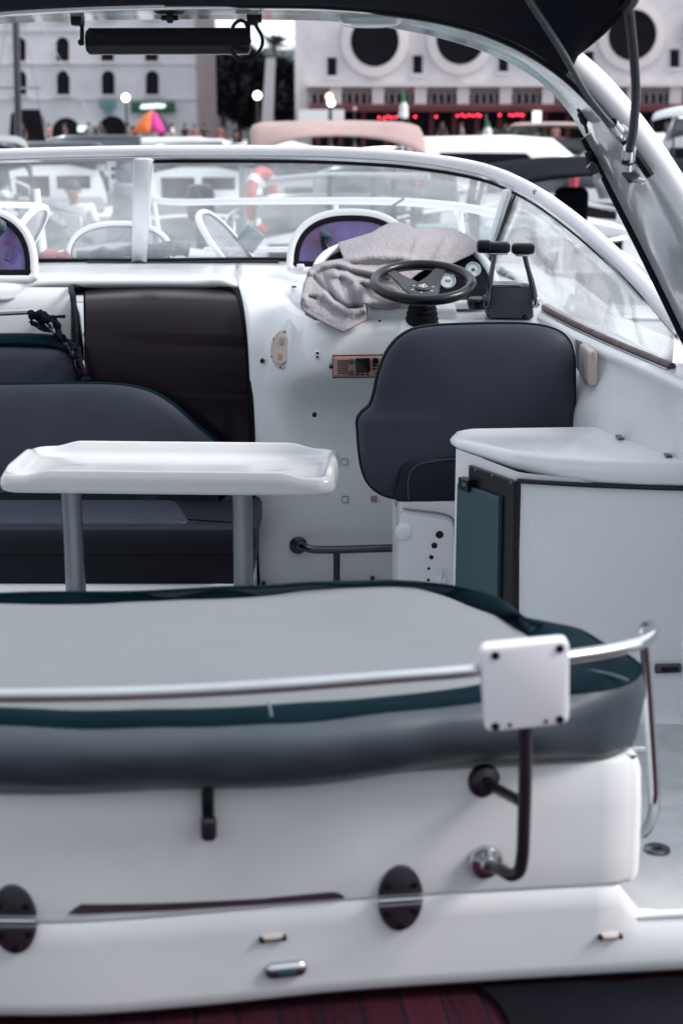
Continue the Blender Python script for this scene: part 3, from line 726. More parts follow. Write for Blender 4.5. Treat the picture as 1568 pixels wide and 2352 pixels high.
mp_ = E('mounting_plate', 'square white plastic plate with four dark bolts clamped on the stern rail', 'plate', o)
n = V((-.02, -1, .06)).normalized(); o_ = V((0, 1.928, .83))
pts = on_plane([(1101, 1489), (1307, 1470), (1306, 1664), (1113, 1684)], o, n)
def round_poly(pts, r, k=5):
    out = []; m = len(pts)
    for i in range(m):
        p = pts[i]; a = (pts[i-1]-p).normalized(); b = (pts[(i+1) % m]-p).normalized()
        for j in range(k+1):
            t = j/k; out.append((p+a*r)*(1-t)**2+p*(2*t*(1-t))+(p+b*r)*t**2)
    return out
B().slab(round_poly(pts, .013), n, [(.002, -.034), (0, -.03), (0, -.004), (.0015, -.001), (.005, 0)]).build('plate', M['white'], mp_)
for x, y, r_ in ((1137, 1506, .0062), (1285, 1490, .0062), (1137, 1669, .0062), (1285, 1653, .0062), (1170, 1665, .0032), (1253, 1657, .0032)):
    q = PP(x, y, o, n)
    B().lathe(q-n*.004, n, [(r_, 0), (r_, .005), (r_*.75, .0065), (r_*.3, .0055)], 14).build('bolt', M['rubber'], mp_)

# ================================================================== COCKPIT TABLE
TC = V((-.487, 4.07, 0)); tr = R(-2.5)
tu = V((math.cos(tr), math.sin(tr), 0)); tv = V((-math.sin(tr), math.cos(tr), 0))
tbl = E('cockpit_table', 'white plastic cockpit table with raised rims on two aluminium legs', 'table', TC)
TW, TD = .478, .212
def trect(d):
    out = []; hw, hd = TW-d, TD-d; r_ = max(.02, .060-d*.5)
    for cx, cy, a0 in ((hw-r_, hd-r_, 0), (-hw+r_, hd-r_, 90), (-hw+r_, -hd+r_, 180), (hw-r_, -hd+r_, 270)):
        for i in range(9):
            a = R(a0+90*i/8); out.append((cx+r_*math.cos(a), cy+r_*math.sin(a)))
    q = [V((a, b, 0)) for a, b in out]; return resample(q, 160, True)
def trim_h(x, y):       # fiddle rails along the long sides and the ends, low at the corners
    def bump(t, w, e): return max(0, min(1, (w-abs(t))/e))**1.0
    s = lambda t: t*t*(3-2*t)
    return max(.017*s(bump(x, .405, .085))*(1 if abs(y) > TD*.55 else 0), .012*s(bump(y, TD-.055, .07))*(1 if abs(x) > TW*.8 else 0))
rings = []
for d, z, kk in ((.05, .664, 0), (.012, .664, 0), (.002, .670, 0), (0, .682, .0), (.003, .700, .5), (.010, .711, .95), (.018, .7135, 1), (.027, .711, .95), (.040, .700, .35), (.055, .6955, 0), (.12, .695, 0), (.18, .695, 0)):
    rings.append([TC+tu*p.x+tv*p.y+V((0, 0, z+kk*trim_h(p.x, p.y))) for p in trect(d)])
B().rings(rings).build('tabletop', M['table'], tbl, sharp=70)
for px in (167, 557):
    q = P(px, 1200, 4.06); q.z = 0
    lg = B().lathe(q+V((0, 0, .005)), UP, [(.030, 0), (.030, .625)], 28).build('leg', M['alu'], tbl)
    B().lathe(q+V((0, 0, .628)), UP, [(.033, 0), (.033, .02), (.045, .03), (.045, .037)], 28).build('leg_collar', M['bsteel'], lg)
    B().lathe(q, UP, [(.07, 0), (.07, .008), (.04, .02)], 28).build('leg_base', M['alu'], lg)

# ================================================================== BENCH behind the table
bn = E('bench_seat', 'grey vinyl bench with teal edged backrest behind the white table', 'bench', P(200, 1340, 4.8)*1)
def back(parent, pxs, o, n, th, mface, medge, name, k=5, band=.035, kind='vinyl'):
    out = resample(cr(on_plane(pxs, o, n), k, True), 180, True)
    f = B().slab(out, n, [(.004, -.012), (.006, .0), (.016, .010), (.05, .022), (.12, .028)]).build(name, mface, parent, sharp=80)
    B().slab(out, n, [(.03, -th), (.008, -th+.012), (-.002, -th+.03), (-.003, -.03), (.004, -.012)]).build('edge_band', medge, parent, sharp=80)
    B().tube(inset(out, n, .004, -.004), .0045, 8, closed=True).build('piping', medge, parent)
    return f
nb = V((0, -1, .22)).normalized(); ob = P(300, 1000, 4.87)
back(bn, [(-330, 878), (-100, 880), (0, 880), (150, 878), (250, 879), (300, 884), (350, 898), (400, 928), (450, 972), (500, 1015), (545, 1060), (575, 1110), (583, 1160), (570, 1195), (480, 1205), (0, 1210), (-330, 1210), (-400, 1100), (-400, 960)], ob, nb, .09, M['navy_seat'] if 'navy_seat' in M else M['vinyl'], M['teal'], 'backrest')
def px_x(px, Y, py): return P(px, py, Y).x
x1 = px_x(586, 4.46, 1230); x0 = -1.9
so = [V((x0, 4.45, .40)), V((x1-.04, 4.45, .40)), V((x1, 4.49, .40)), V((x1, 4.90, .40)), V((x0, 4.90, .40))]
so = round_poly(so, .03, 4)
B().slab(so, UP, [(.01, -.085), (0, -.07), (0, -.02), (.008, -.004), (.03, .004), (.05, .006)]).build('seat_cushion', M['navy'], bn)
sp = round_poly([V((x0, 4.49, .402)), V((px_x(440, 4.5, 1200), 4.49, .402)), V((px_x(410, 4.85, 1190), 4.80, .402)), V((x0, 4.80, .402))], .05, 5)
B().slab(sp, UP, [(0, 0), (.006, .007), (.03, .010)]).build('seat_panel', M['vinyl'], bn)
B().box(((x0+x1)/2, 4.71, .255), (x1-x0-.03, .44, .12), bev=.01).build('seat_front', M['navy'], bn)
B().box(((x0+x1)/2, 4.70, .10), (x1-x0-.05, .46, .20), bev=.01).build('bench_base', M['gel2'], bn)

# companion seat further forward at the left edge
cs = E('companion_seat', 'small grey seat with teal top at the left edge behind the bench', 'seat', V((-1.3, 5.1, 0)))
oc = P(60, 850, 5.08); nc = V((0, -1, .1)).normalized()
cpx = [(-160, 800), (0, 797), (60, 798), (130, 803), (160, 815), (175, 838), (183, 870), (190, 930), (190, 1000), (0, 1010), (-160, 1005), (-230, 930), (-215, 840)]
out = resample(cr(on_plane(cpx, oc, nc), 5, True), 150, True)
B().slab(out, nc, [(.0, -.12), (.0, .0), (.012, .012), (.05, .02)]).build('backrest', M['vinyl'], cs, sharp=80)
tpp = [(-170, 808), (0, 813), (90, 812), (150, 808), (163, 800), (130, 790), (60, 786), (0, 786), (-160, 790)]
B().tube(cr([PP(x, y, oc, nc)+V((0, .045, .014)) for x, y in ((-200, 822), (-160, 800), (0, 796), (60, 796), (125, 801), (160, 814))], 5), [.05]*26, 14, flat=.55).build('top_roll', M['teal'], cs)
B().box((-1.25, 5.12, .28), (.5, .08, .56), bev=.02).build('seat_base', M['gel2'], cs)

# chrome grab rail with a chain wrapped in black rag
gr = E('grab_rail', 'short polished grab rail on the port bulkhead at the left edge', 'rail', P(20, 718, 5.2))
B().tube([P(-140, 722, 5.14), P(-40, 720, 5.14), P(40, 716, 5.14), P(70, 716, 5.14), P(88, 724, 5.15), P(97, 738, 5.26)], .0125, 12, k=5).build('tube', M['steel'], gr)
ch = E('chain', 'chain wrapped in torn black rag hanging from the grab rail beside the dark cabin door', 'chain', P(130, 790, 5.12))
cp = cr([P(*q) for q in ((78, 728, 5.11), (100, 745, 5.11), (125, 765, 5.12), (150, 785, 5.12), (172, 810, 5.0), (186, 840, 4.98), (190, 870, 4.97))], 5)
cp = resample(cp, 12)
for i in range(11):
    a, b = cp[i], cp[i+1]; mid = (a+b)/2; t = (b-a).normalized(); s_ = t.cross(V((0, 1, 0) if i % 2 else (.3, .2, 1))).normalized()
    pts = [mid+t*(.026*math.cos(2*PI*j/14))+s_*(.013*math.sin(2*PI*j/14)) for j in range(14)]
    B().tube(pts, .0055, 6, closed=True).build('link', M['bsteel'], ch)
def rag(pts, r, seed, name='rag'):
    b = B(); q = cr(pts, 6); rs = [r*(.75+.5*abs(mnoise.noise(V((i*.55, seed, 0)))))*(1 if 1 < i < len(q)-2 else .5) for i in range(len(q))]
    b.tube(q, rs, 12)
    for i, p in enumerate(b.v): b.v[i] = p+V((mnoise.noise(p*60+V((seed, 0, 0))), mnoise.noise(p*60+V((0, seed, 5))), mnoise.noise(p*60+V((9, 0, seed)))))*.012
    b.build(name, M['canvas'], ch)
rag([P(68, 730, 5.09), P(82, 722, 5.09), P(100, 728, 5.09), P(112, 742, 5.1)], .021, 1)
rag([P(85, 716, 5.08), P(110, 730, 5.08), P(128, 740, 5.08), P(138, 770, 5.09), P(147, 782, 5.1)], .014, 4)
rag([P(70, 738, 5.08), P(95, 752, 5.08), P(110, 756, 5.09)], .012, 6)
rag([P(160, 788, 5.03), P(178, 806, 4.99), P(182, 830, 4.97), P(192, 862, 4.96), P(196, 880, 4.96)], .016, 9)
B().surf([[P(120, 725, 5.07), P(135, 724, 5.07), P(151, 723, 5.07)], [P(120, 731, 5.07), P(135, 730, 5.07), P(151, 731, 5.07)]], 2, 2).build('strap_end', M['canvas'], ch, solid=.003)

# ================================================================== HELM SEAT
hs = E('helm_seat', 'grey vinyl helm seat seen from behind with teal trim, facing the steering wheel', 'seat', V((.45, 4.2, 0)))
oh = P(1070, 950, 4.10); nh = V((0, -1, .12)).normalized()
hpx = [(821, 1000), (820, 965), (830, 948), (848, 932), (858, 905), (865, 870), (876, 835), (890, 805), (912, 778), (945, 757), (990, 748), (1060, 744), (1150, 742), (1220, 744), (1265, 752), (1295, 767), (1312, 790), (1320, 830), (1321, 880), (1321, 950), (1320, 1050), (1300, 1110), (1200, 1140), (1060, 1149), (960, 1150), (905, 1146), (870, 1134), (845, 1112), (832, 1085), (825, 1050)]
out = resample(cr(on_plane(hpx, oh, nh), 5, True), 220, True)
rings = [inset(out, nh, i, h) for i, h in ((.002, -.014), (.003, -.002), (.010, .008), (.026, .018))]
cc = sum(rings[-1], V((0, 0, 0)))/220
for k, h in ((.9, .009), (.7, .020), (.45, .027), (.2, .030)):
    rings.append([cc+(p-cc)*k+nh*(h+.004*mnoise.noise((cc+(p-cc)*k)*5)) for p in rings[3]])
B().rings(rings).build('backrest', M['vinyl'], hs, sharp=80)
B().slab(out, nh, [(.05, -.13), (.016, -.125), (.002, -.10), (-.004, -.06), (-.003, -.03), (.003, -.012)]).build('edge_band', M['teal'], hs, sharp=80)
B().tube(inset(out, nh, .001, -.008), .004, 8, closed=True).build('piping', M['teal'], hs)
bo = resample(cr(on_plane([(905, 1148), (910, 1110), (917, 1080), (930, 1063), (955, 1053), (1010, 1049), (1090, 1047), (1170, 1047), (1172, 1148), (1060, 1150), (960, 1153)], oh+nh*.036, nh), 5, True), 100, True)
B().slab(bo, nh, [(.0, -.02), (.002, .006), (.008, .011), (.014, .012)]).build('bolster', M['navy'], hs, sharp=80)
B().tube([PP(x, y, oh+nh*.048, nh) for x, y in ((938, 1150), (936, 1110), (942, 1084), (960, 1068), (995, 1060), (1050, 1053))], .003, 6, k=5).build('bolster_seam', M['vinyl'], hs)
B().tube([PP(x, y, oh+nh*.040, nh) for x, y in ((910, 1148), (914, 1105), (922, 1076), (945, 1060), (1000, 1054), (1050, 1050))], .004, 6, k=5).build('piping', M['teal'], hs)
th_ = [PP(x, y, oh, nh)+V((0, -.02, 0)) for x, y in ((943, 1148), (946, 1160), (945, 1175))]
B().tube(th_, .0012, 5).build('loose_thread', M['black'], hs)
B().tube([PP(x, y, oh, nh)+V((0, -.02, 0)) for x, y in ((905, 1146), (909, 1152), (908, 1160))], .0012, 5).build('loose_thread', M['black'], hs)
# seat cushion in front of the backrest and the pedestal under it
sc_ = round_poly([V((.12, 4.22, .66)), V((.66, 4.22, .66)), V((.66, 4.62, .66)), V((.12, 4.62, .66))], .06)
B().slab(sc_, UP, [(.02, -.10), (0, -.08), (0, -.02), (.02, 0), (.06, .008)]).build('seat_cushion', M['vinyl'], hs)
fy = 4.03
def F(x, y, d=0): return P(x, y, fy-d)
bp = [F(914, 1150), F(1052, 1150), V((F(1052, 1345).x, fy, 0)), V((F(916, 1345).x, fy, 0))]
B().slab(bp, V((0, -1, 0)), [(0, -.5), (0, -.01), (.006, 0)]).build('pedestal', M['gel2'], hs, sharp=30)
dp = round_poly([F(917, 1172, .004), F(1042, 1192, .004), V((F(1047, 1350).x, fy-.004, F(1047, 1400).z)), V((F(914, 1350).x, fy-.004, F(914, 1400).z))], .028)
dpn = B().slab(dp, V((0, -1, 0)), [(0, -.002), (0, .010), (.004, .014)]).build('locker_door', M['white'], hs)
B().tube([F(925, 1168, .016), F(1028, 1184, .016), F(1041, 1195, .016), F(1046, 1215, .016), F(1047, 1290, .016), F(1048, 1350, .016)], .0035, 6, k=4).build('door_seal', M['alu'], dpn)
for x, y, r_ in ((1009, 1228, .0115), (997, 1253, .009), (990, 1280, .0065), (984, 1306, .0042), (983, 1332, .0042)):
    B().lathe(F(x, y, .019), (0, -1, 0), [(r_, 0), (r_, .001), (r_*.8, .0005)], 16).build('hole_plug', M['black'], dpn)
B().sphere(F(926, 1222, .018), .028, 16, 10, (.9, .45, 1)).build('knob', M['white'], dpn)
B().box(F(1012, 1333, .022), (.03, .012, .022), bev=.005).build('latch', M['white'], dpn)
B().box(F(1012, 1320, .026), (.008, .012, .035), bev=.003).build('latch', M['white'], dpn)

# foot rail on the bulkhead
fr_ = E('foot_rail', 'dark chrome foot rail fixed low on the dashboard bulkhead behind the table', 'rail', P(800, 1300, 4.86))
B().tube([P(686, 1252, 4.93), P(694, 1254, 4.89), P(712, 1261, 4.86), P(745, 1263, 4.855), P(860, 1260, 4.855), P(1000, 1256, 4.855)], .0145, 14, k=5).build('bar', M['dsteel'], fr_)
a_ = P(773, 1266, 4.855); B().tube([a_, V((a_.x, 4.86, .0))], .012, 12).build('upright', M['bsteel'], fr_)
B().lathe(P(685, 1252, 4.945), (0, -1, 0), [(.032, 0), (.032, .006), (.024, .012), (.016, .014)], 24).build('flange', M['bsteel'], fr_)

# ================================================================== WET BAR and fridge
wb = E('wet_bar', 'white curved galley cabinet with thick worktop at the right', 'cabinet', V((.8, 3.6, 0)))
ZT = .85
tp_ = [(1047, 1000), (1058, 987), (1082, 983), (1200, 981), (1330, 979), (1372, 979)]
bk = [Pz(x, y, ZT) for x, y in tp_]
bk[-1].x = min(bk[-1].x, 9)
wallp = [V((wx(Y)-.003, Y, ZT)) for Y in (3.86, 3.7, 3.6)]
front = [Pz(x, y, ZT) for x, y in ((1568, 1064), (1480, 1062), (1384, 1058), (1284, 1050), (1184, 1038), (1104, 1019), (1060, 1008))]
e1 = [V((1.02, 3.44, ZT))]
outl = [V((p.x, p.y, ZT)) for p in bk]+wallp+[V((wx(3.5)+.0, 3.5, ZT)), V((1.0, 3.47, ZT))]+front
outl = resample(round_poly(outl, .012, 3), 200, True)
wtp = B().slab(outl, UP, [(.012, -.060), (-.008, -.058), (-.016, -.048), (-.018, -.028), (-.010, -.010), (.005, -.0015), (.011, 0)]).build('worktop', M['gel2'], wb, sharp=70)
for v_ in wtp.data.vertices:
    x_ = v_.co.x+.8; z_ = v_.co.z-ZT; v_.co.z = ZT+z_*(.42+.58*max(0, min(1, (x_-.28)/.30)))
# body: slanted side with the fridge, then a long bowed front
pf = P(1187, 1105, 3.53); pb = P(1046, 1062, 3.74)
bodyp = [V((pb.x+.10, 4.0, 0)), V((pb.x, pb.y, 0)), V((pf.x-.012, pf.y+.018, 0)), V((pf.x, pf.y, 0)), V((pf.x+.02, pf.y-.006, 0)), V((.62, 3.485, 0)), V((.8, 3.455, 0)), V((1.0, 3.44, 0)), V((1.2, 3.43, 0))]
rows = []
for z, k in ((.80, 0), (.76, .004), (.60, .0), (.35, .0), (.2, -.006), (.14, -.03), (.10, -.09)):
    rows.append([V((p.x, p.y+(0 if i < 3 else k), z+(.025*(1-max(0, min(1, (p.x-.32)/.22))) if z > .75 else 0))) for i, p in enumerate(bodyp)])
B().rings(rows, closed=False).build('cabinet_body', M['gel2'], wb, sharp=40)
B().tube([V((p.x-.001, p.y-.006, .788)) for p in bodyp[3:]], .0065, 8, k=4).build('shadow_gap', M['black'], wb)
pq = PP(1532, 1535, V((.9, 3.445, 0)), V((.04, -1, 0)).normalized())
lq = B().box(pq, (.066, .014, .024), Matrix.Rotation(R(-2), 3, 'Y'), .004).build('latch', M['dsteel'], wb)
B().box(pq+V((.004, -.007, 0)), (.044, .004, .012), Matrix.Rotation(R(-2), 3, 'Y'), .001).build('latch_button', M['black'], lq)
B().box(V((wx(3.75)-.022, 3.75, ZT+.004)), (.016, .05, .004), bev=.001).build('lid_hinge', M['bsteel'], wb)
B().box(V((wx(3.53)-.022, 3.53, ZT+.004)), (.016, .035, .004), bev=.001).build('lid_hinge', M['bsteel'], wb)
fg = E('fridge', 'small fridge with teal door and black frame in the side of the galley cabinet', 'fridge', V((pb.x, pb.y, .1)))
fu = (pf-pb); fu.z = 0; fu.normalize(); fn = V((fu.y, -fu.x, 0)); of = pf+fn*.004
def G(x, y, d=0): return PP(x, y, of+fn*d, fn)
fz = G(1150, 1372).z
def fquad(pxs, d): return [G(x, y, d) for x, y in pxs]
frm = fquad([(1080, 1068), (1187, 1106), (1181, 1450), (1074, 1400)], 0)
B().slab(frm, fn, [(0, -.02), (0, .006), (.003, .008)]).build('frame', M['black'], fg, sharp=30)
pn = fquad([(1054, 1108), (1150, 1141), (1145, 1420), (1048, 1385)], .012)
B().slab(round_poly(pn, .004, 2), fn, [(0, -.012), (0, .006), (.002, .008)]).build('door', M['tealmetal'], fg, sharp=30)
B().slab(fquad([(1058, 1095), (1080, 1103), (1080, 1130), (1058, 1122)], .02), fn, [(0, -.012), (0, .008), (.002, .010)]).build('latch', M['black'], fg, sharp=30)
B().slab(fquad([(1061, 1107), (1071, 1110), (1071, 1119), (1061, 1116)], .03), fn, [(0, -.004), (0, .002)]).build('latch_plate', M['tealmetal'], fg, sharp=30)
for x, y in ((1092, 1074), (1130, 1087), (1173, 1103)):
    B().lathe(G(x, y+5, .008), fn, [(.003, 0), (.003, .002)], 10).build('screw', M['alu'], fg)

# holder with net pocket on the starboard coaming
hd_ = E('pouch_holder', 'cream plastic holder with black net pocket on the coaming right of the helm seat', 'holder', P(1350, 850, 4.0))
q = [P(1351, 807, 4.05), P(1371, 806, 4.05), P(1371, 888, 4.05), P(1349, 884, 4.05)]
B().slab(round_poly(q, .012, 3), V((0, -1, 0)), [(0, -.16), (0, -.004), (.004, 0)]).build('side_panel', M['cream'], hd_, sharp=40)
B().surf([[P(1322, 780, 4.3), P(1338, 788, 4.25), P(1352, 800, 4.18)], [P(1322, 830, 4.28), P(1338, 835, 4.2), P(1352, 838, 4.16)], [P(1323, 868, 4.3), P(1336, 874, 4.2), P(1350, 878, 4.16)]], 3, 3).build('net_pocket', M['meshfab'], hd_, solid=.006)
B().box(P(1328, 792, 4.4), (.05, .06, .012), bev=.004).build('top_panel', M['cream'], hd_)

# ================================================================== INSTRUMENT POD
ip = E('instrument_pod', 'white rimmed arched instrument pod with black gauge panel under the towel', 'instrument panel', P(930, 690, 5.0))
b0, b1 = P(930, 702, 4.92), P(930, 548, 5.22)
pv = (b1-b0).normalized(); pn_ = V((1, 0, 0)).cross(pv).normalized()
if pn_.y > 0: pn_ = -pn_
ipx = [(722, 690), (720, 640), (727, 606), (748, 582), (785, 565), (840, 552), (900, 544), (960, 541), (1020, 546), (1070, 562), (1105, 588), (1130, 622), (1143, 655), (1146, 690), (1100, 700), (930, 703), (780, 700)]
out = resample(cr(on_plane(ipx, b0, pn_), 5, True), 160, True)
B().slab(inset(out, pn_, .018, 0), pn_, [(0, -.02), (0, -.004), (.003, -.003)]).build('panel', M['matte'], ip)
B().tube(inset(out, pn_, .006, 0), .016, 10, closed=True, flat=1).build('rim', M['gel'], ip)
hood = [out]
for k, s_ in ((.06, 1.0), (.16, .97), (.3, .86), (.42, .7)):
    c_ = sum(out, V((0, 0, 0)))/160; c2 = c_+V((0, k, 0))
    hood.append([V((c2.x+(p.x-c_.x)*s_, p.y+k, 1.06+(max(p.z, 1.02)-1.06)*(s_ if k < .2 else s_*.8)+(.0 if p.z > 1.04 else -.01))) for p in out])
B().rings(hood, cap0=False).build('hood', M['gel'], ip, sharp=70)
PN0 = pn_.copy()
def gauge(px, py, r_):
    pn_ = PN0.lerp(V((0, -1, .15)), .6).normalized()
    o = PP(px, py, b0, PN0)+pn_*.008
    g_ = B().lathe(o-pn_*.02, pn_, [(r_*.9, 0), (r_*.95, .02)], 28, cap1=False).lathe(o, pn_, [(r_, 0), (r_*1.02, .005), (r_*.93, .008), (r_*.86, .006)], 28, cap1=False).build('gauge', M['tealmetal'] if 0 else mat('gauge_bezel', (.45, .62, .62), .25, var=.02), ip)
    B().lathe(o, pn_, [(r_*.9, .0), (r_*.9, .003)], 28).build('dial', M['dial'], g_)
    u_ = V((1, 0, 0)); w_ = pn_.cross(u_)
    ticks = B()
    for i in range(11):
        a = R(-40+26*i); d_ = u_*math.cos(a)+w_*math.sin(a)
        ticks.tube([o+pn_*.0036+d_*r_*.62, o+pn_*.0036+d_*r_*.78], .0006, 4)
    ticks.build('tick_marks', M['black'], g_)
    return g_, o, u_, w_, pn_
g_, o, u_, w_, pn_ = gauge(1085, 622, .028)
B().tube([o+pn_*.005-u_*.004+w_*.002, o+pn_*.005+u_*.014-w_*.006], [.0014, .0005], 6).build('needle', M['black'], g_)
B().lathe(o+pn_*.003, pn_, [(.0055, 0), (.0055, .003)], 12).build('needle_hub', M['tealmetal'], g_)
g_, o, u_, w_, pn_ = gauge(1027, 648, .028)
B().slab(rnd_rect(o+pn_*.003, u_, w_, .019, .010, .001), pn_, [(0, 0), (0, .001)]).build('display', mat('lcd', (.22, .27, .26), .3, var=0), g_)
g_, o, u_, w_, pn_ = gauge(934, 640, .022)
g_.data.materials[0] = M['black']
for c_ in g_.children:
    if c_.name.startswith('dial'): c_.data.materials[0] = mat('red_dial', (.10, .035, .04), .4, var=.1)

# ================================================================== TOWEL
from mathutils.geometry import delaunay_2d_cdt
def TD_(cx, cy): return V((677.5+cx/3.593, 499.5+cy/3.593))
tw_base = [(776, 562, 5.28), (850, 526, 5.33), (905, 513, 5.36), (990, 526, 5.33), (1065, 545, 5.25), (1096, 575, 5.17), (784, 590, 5.10), (860, 576, 5.09), (948, 568, 5.10), (1015, 576, 5.09), (1074, 592, 5.07),
 (760, 608, 5.00), (850, 602, 4.99), (930, 600, 5.00), (1000, 602, 5.02), (1036, 603, 5.04), (722, 616, 4.97), (775, 618, 4.95), (830, 622, 4.92), (900, 630, 4.93), (955, 624, 4.97), (700, 640, 4.93), (752, 640, 4.88), (805, 645, 4.87), (870, 655, 4.88), (930, 645, 4.93), (960, 640, 4.95),
 (695, 670, 4.87), (740, 670, 4.83), (790, 675, 4.82), (840, 680, 4.83), (900, 680, 4.87), (692, 690, 4.83), (735, 695, 4.79), (780, 700, 4.775), (820, 705, 4.78), (870, 705, 4.81), (930, 700, 4.86), (692, 710, 4.80), (740, 725, 4.745), (790, 735, 4.72), (838, 735, 4.725), (790, 762, 4.685), (838, 745, 4.70)]
import numpy as np
def _ft(x, y):
    x = (x-890)/200; y = (y-635)/130
    return [1, x, y, x*x, x*y, y*y, x*x*y, x*y*y, y**3, x**3]
_cf = np.linalg.lstsq(np.array([_ft(x, y) for x, y, Y in tw_base]), np.array([Y for x, y, Y in tw_base]), rcond=None)[0]
def base_Y(p): return float(np.dot(_cf, _ft(p.x, p.y)))-.012-.03*max(0, min(1, (600-p.y)/40))
t_out = [(350, 215), (500, 170), (640, 128), (690, 90), (770, 55), (850, 45), (910, 65), (975, 97), (1080, 88), (1200, 85), (1300, 97), (1400, 140), (1470, 195), (1495, 232), (1490, 282), (1430, 318), (1350, 355), (1280, 388), (1200, 384), (1110, 410), (1020, 455), (945, 515), (915, 590), (950, 660), (950, 722), (900, 716), (860, 712), (780, 752), (700, 748), (620, 732), (566, 702), (584, 770), (586, 845), (490, 900), (392, 946), (220, 862), (60, 766), (47, 700), (58, 640), (72, 560), (98, 490), (113, 442), (158, 396), (260, 366), (402, 345), (384, 300)]
corners = {(350, 215), (1490, 282), (586, 845), (392, 946), (60, 766), (402, 345), (566, 702)}
ol = []
for i, p in enumerate(t_out):
    q = t_out[(i+1) % len(t_out)]; a_, b_ = TD_(*p), TD_(*q); k_ = max(1, int((b_-a_).length/3.0))
    ol += [a_.lerp(b_, j/k_) for j in range(k_)]
ol = [(ol[i-1]+ol[i]*2+ol[(i+1) % len(ol)])/4 for i in range(len(ol))]
def inside(p):
    c_ = False
    for i in range(len(ol)):
        a_, b_ = ol[i-1], ol[i]
        if (a_.y > p.y) != (b_.y > p.y) and p.x < (b_.x-a_.x)*(p.y-a_.y)/(b_.y-a_.y)+a_.x: c_ = not c_
    return c_
ins = []
y_ = 508.0; r_i = 0
while y_ < 768:
    x_ = 684+(1.3 if r_i % 2 else 0)
    while x_ < 1102:
        p = V((x_, y_))
        if inside(p) and min((p-q).length_squared for q in ol) > 3.2: ins.append(p)
        x_ += 2.6
    y_ += 2.25; r_i += 1
tv, te_, tf, _, _, _ = delaunay_2d_cdt(ol+ins, [(i, (i+1) % len(ol)) for i in range(len(ol))], [], 1, 1e-4)
# folds: ridge lines with their height, width above and width below (crop units)
ridges = [([(640, 140), (850, 105), (1000, 115), (1200, 110), (1400, 170)], .022, 70, 110), ([(430, 330), (560, 260), (700, 190), (850, 130), (975, 98)], .020, 22, 90),
 ([(950, 390), (975, 300), (1010, 190)], .014, 26, 45), ([(1140, 380), (1190, 290), (1240, 200)], .017, 24, 50), ([(1250, 380), (1340, 270), (1400, 190)], .010, 28, 40),
 ([(113, 432), (200, 388), (400, 352), (620, 322), (760, 322), (880, 330), (960, 352)], .036, 26, 40), ([(470, 395), (640, 398), (740, 395), (850, 375)], -.022, 26, 26),
 ([(125, 455), (230, 402), (350, 386), (480, 418), (650, 455), (760, 480)], .038, 18, 26), ([(370, 432), (500, 472), (640, 500)], -.022, 22, 26), ([(480, 500), (640, 545), (800, 580)], .014, 16, 22), ([(500, 540), (640, 590), (800, 620)], -.012, 16, 22),
 ([(330, 470), (420, 474), (488, 540), (528, 640), (572, 740)], .046, 34, 34), ([(105, 480), (90, 560), (62, 640)], .034, 45, 55), ([(290, 490), (330, 600), (420, 700)], .030, 60, 60), ([(240, 480), (270, 560), (330, 680)], -.016, 18, 18), ([(370, 500), (380, 590), (430, 690)], -.010, 14, 14),
 ([(150, 505), (230, 585), (330, 690), (430, 752), (550, 742)], -.030, 24, 16), ([(62, 660), (150, 640), (240, 616), (330, 700), (440, 772), (578, 768)], .044, 12, 70), ([(110, 655), (170, 665)], -.034, 16, 20),
 ([(520, 600), (600, 690), (720, 705), (850, 690), (940, 690)], .032, 36, 30), ([(545, 560), (630, 640), (760, 655)], -.020, 24, 20), ([(100, 720), (240, 800), (390, 900)], .012, 40, 40)]
rd = [([TD_(*q) for q in pl_], h_, wu_/3.593, wd_/3.593) for pl_, h_, wu_, wd_ in ridges]
def relief(p):
    s_ = 0
    for pl_, h_, wu_, wd_ in rd:
        best = 1e9; sg_ = 1; en = 0
        for a_, b_ in zip(pl_, pl_[1:]):
            ab = b_-a_; t = max(0, min(1, (p-a_).dot(ab)/ab.length_squared)); d_ = p-(a_+ab*t); l_ = d_.length
            if l_ < best: best = l_; sg_ = ab.x*d_.y-ab.y*d_.x
        w_ = wd_ if sg_ > 0 else wu_
        s_ += h_*math.exp(-(best/w_)**2)
    return s_
vs3 = []; bands = []
bl = [([(285, 480), (272, 560), (315, 650)], 15), ([(350, 480), (345, 560), (375, 690)], 12), ([(405, 500), (400, 600), (420, 700)], 17), ([(200, 690), (150, 770)], 10), ([(255, 690), (190, 800)], 10), ([(300, 700), (230, 800)], 8), ([(480, 495), (640, 520), (800, 560)], 16), ([(490, 545), (640, 580), (800, 600)], 12)]
blt = [([TD_(*q) for q in l_], w_/3.593) for l_, w_ in bl]
for p in tv:
    q = V((p[0], p[1]))
    Y = base_Y(q)-relief(q)*.85-.006*mnoise.noise(V((q.x*.035, q.y*.035, 3)))-.0025*mnoise.noise(V((q.x*.16, q.y*.16, 9)))
    vs3.append(P(q.x, q.y, Y))
    bnd = 0
    for pl_, w_ in blt:
        for a_, b_ in zip(pl_, pl_[1:]):
            ab = b_-a_; t = max(0, min(1, (q-a_).dot(ab)/ab.length_squared)); l_ = (q-(a_+ab*t)).length
            bnd = max(bnd, 1-max(0, min(1, (l_-w_*.35)/(w_*.2))))
    bands.append(bnd)
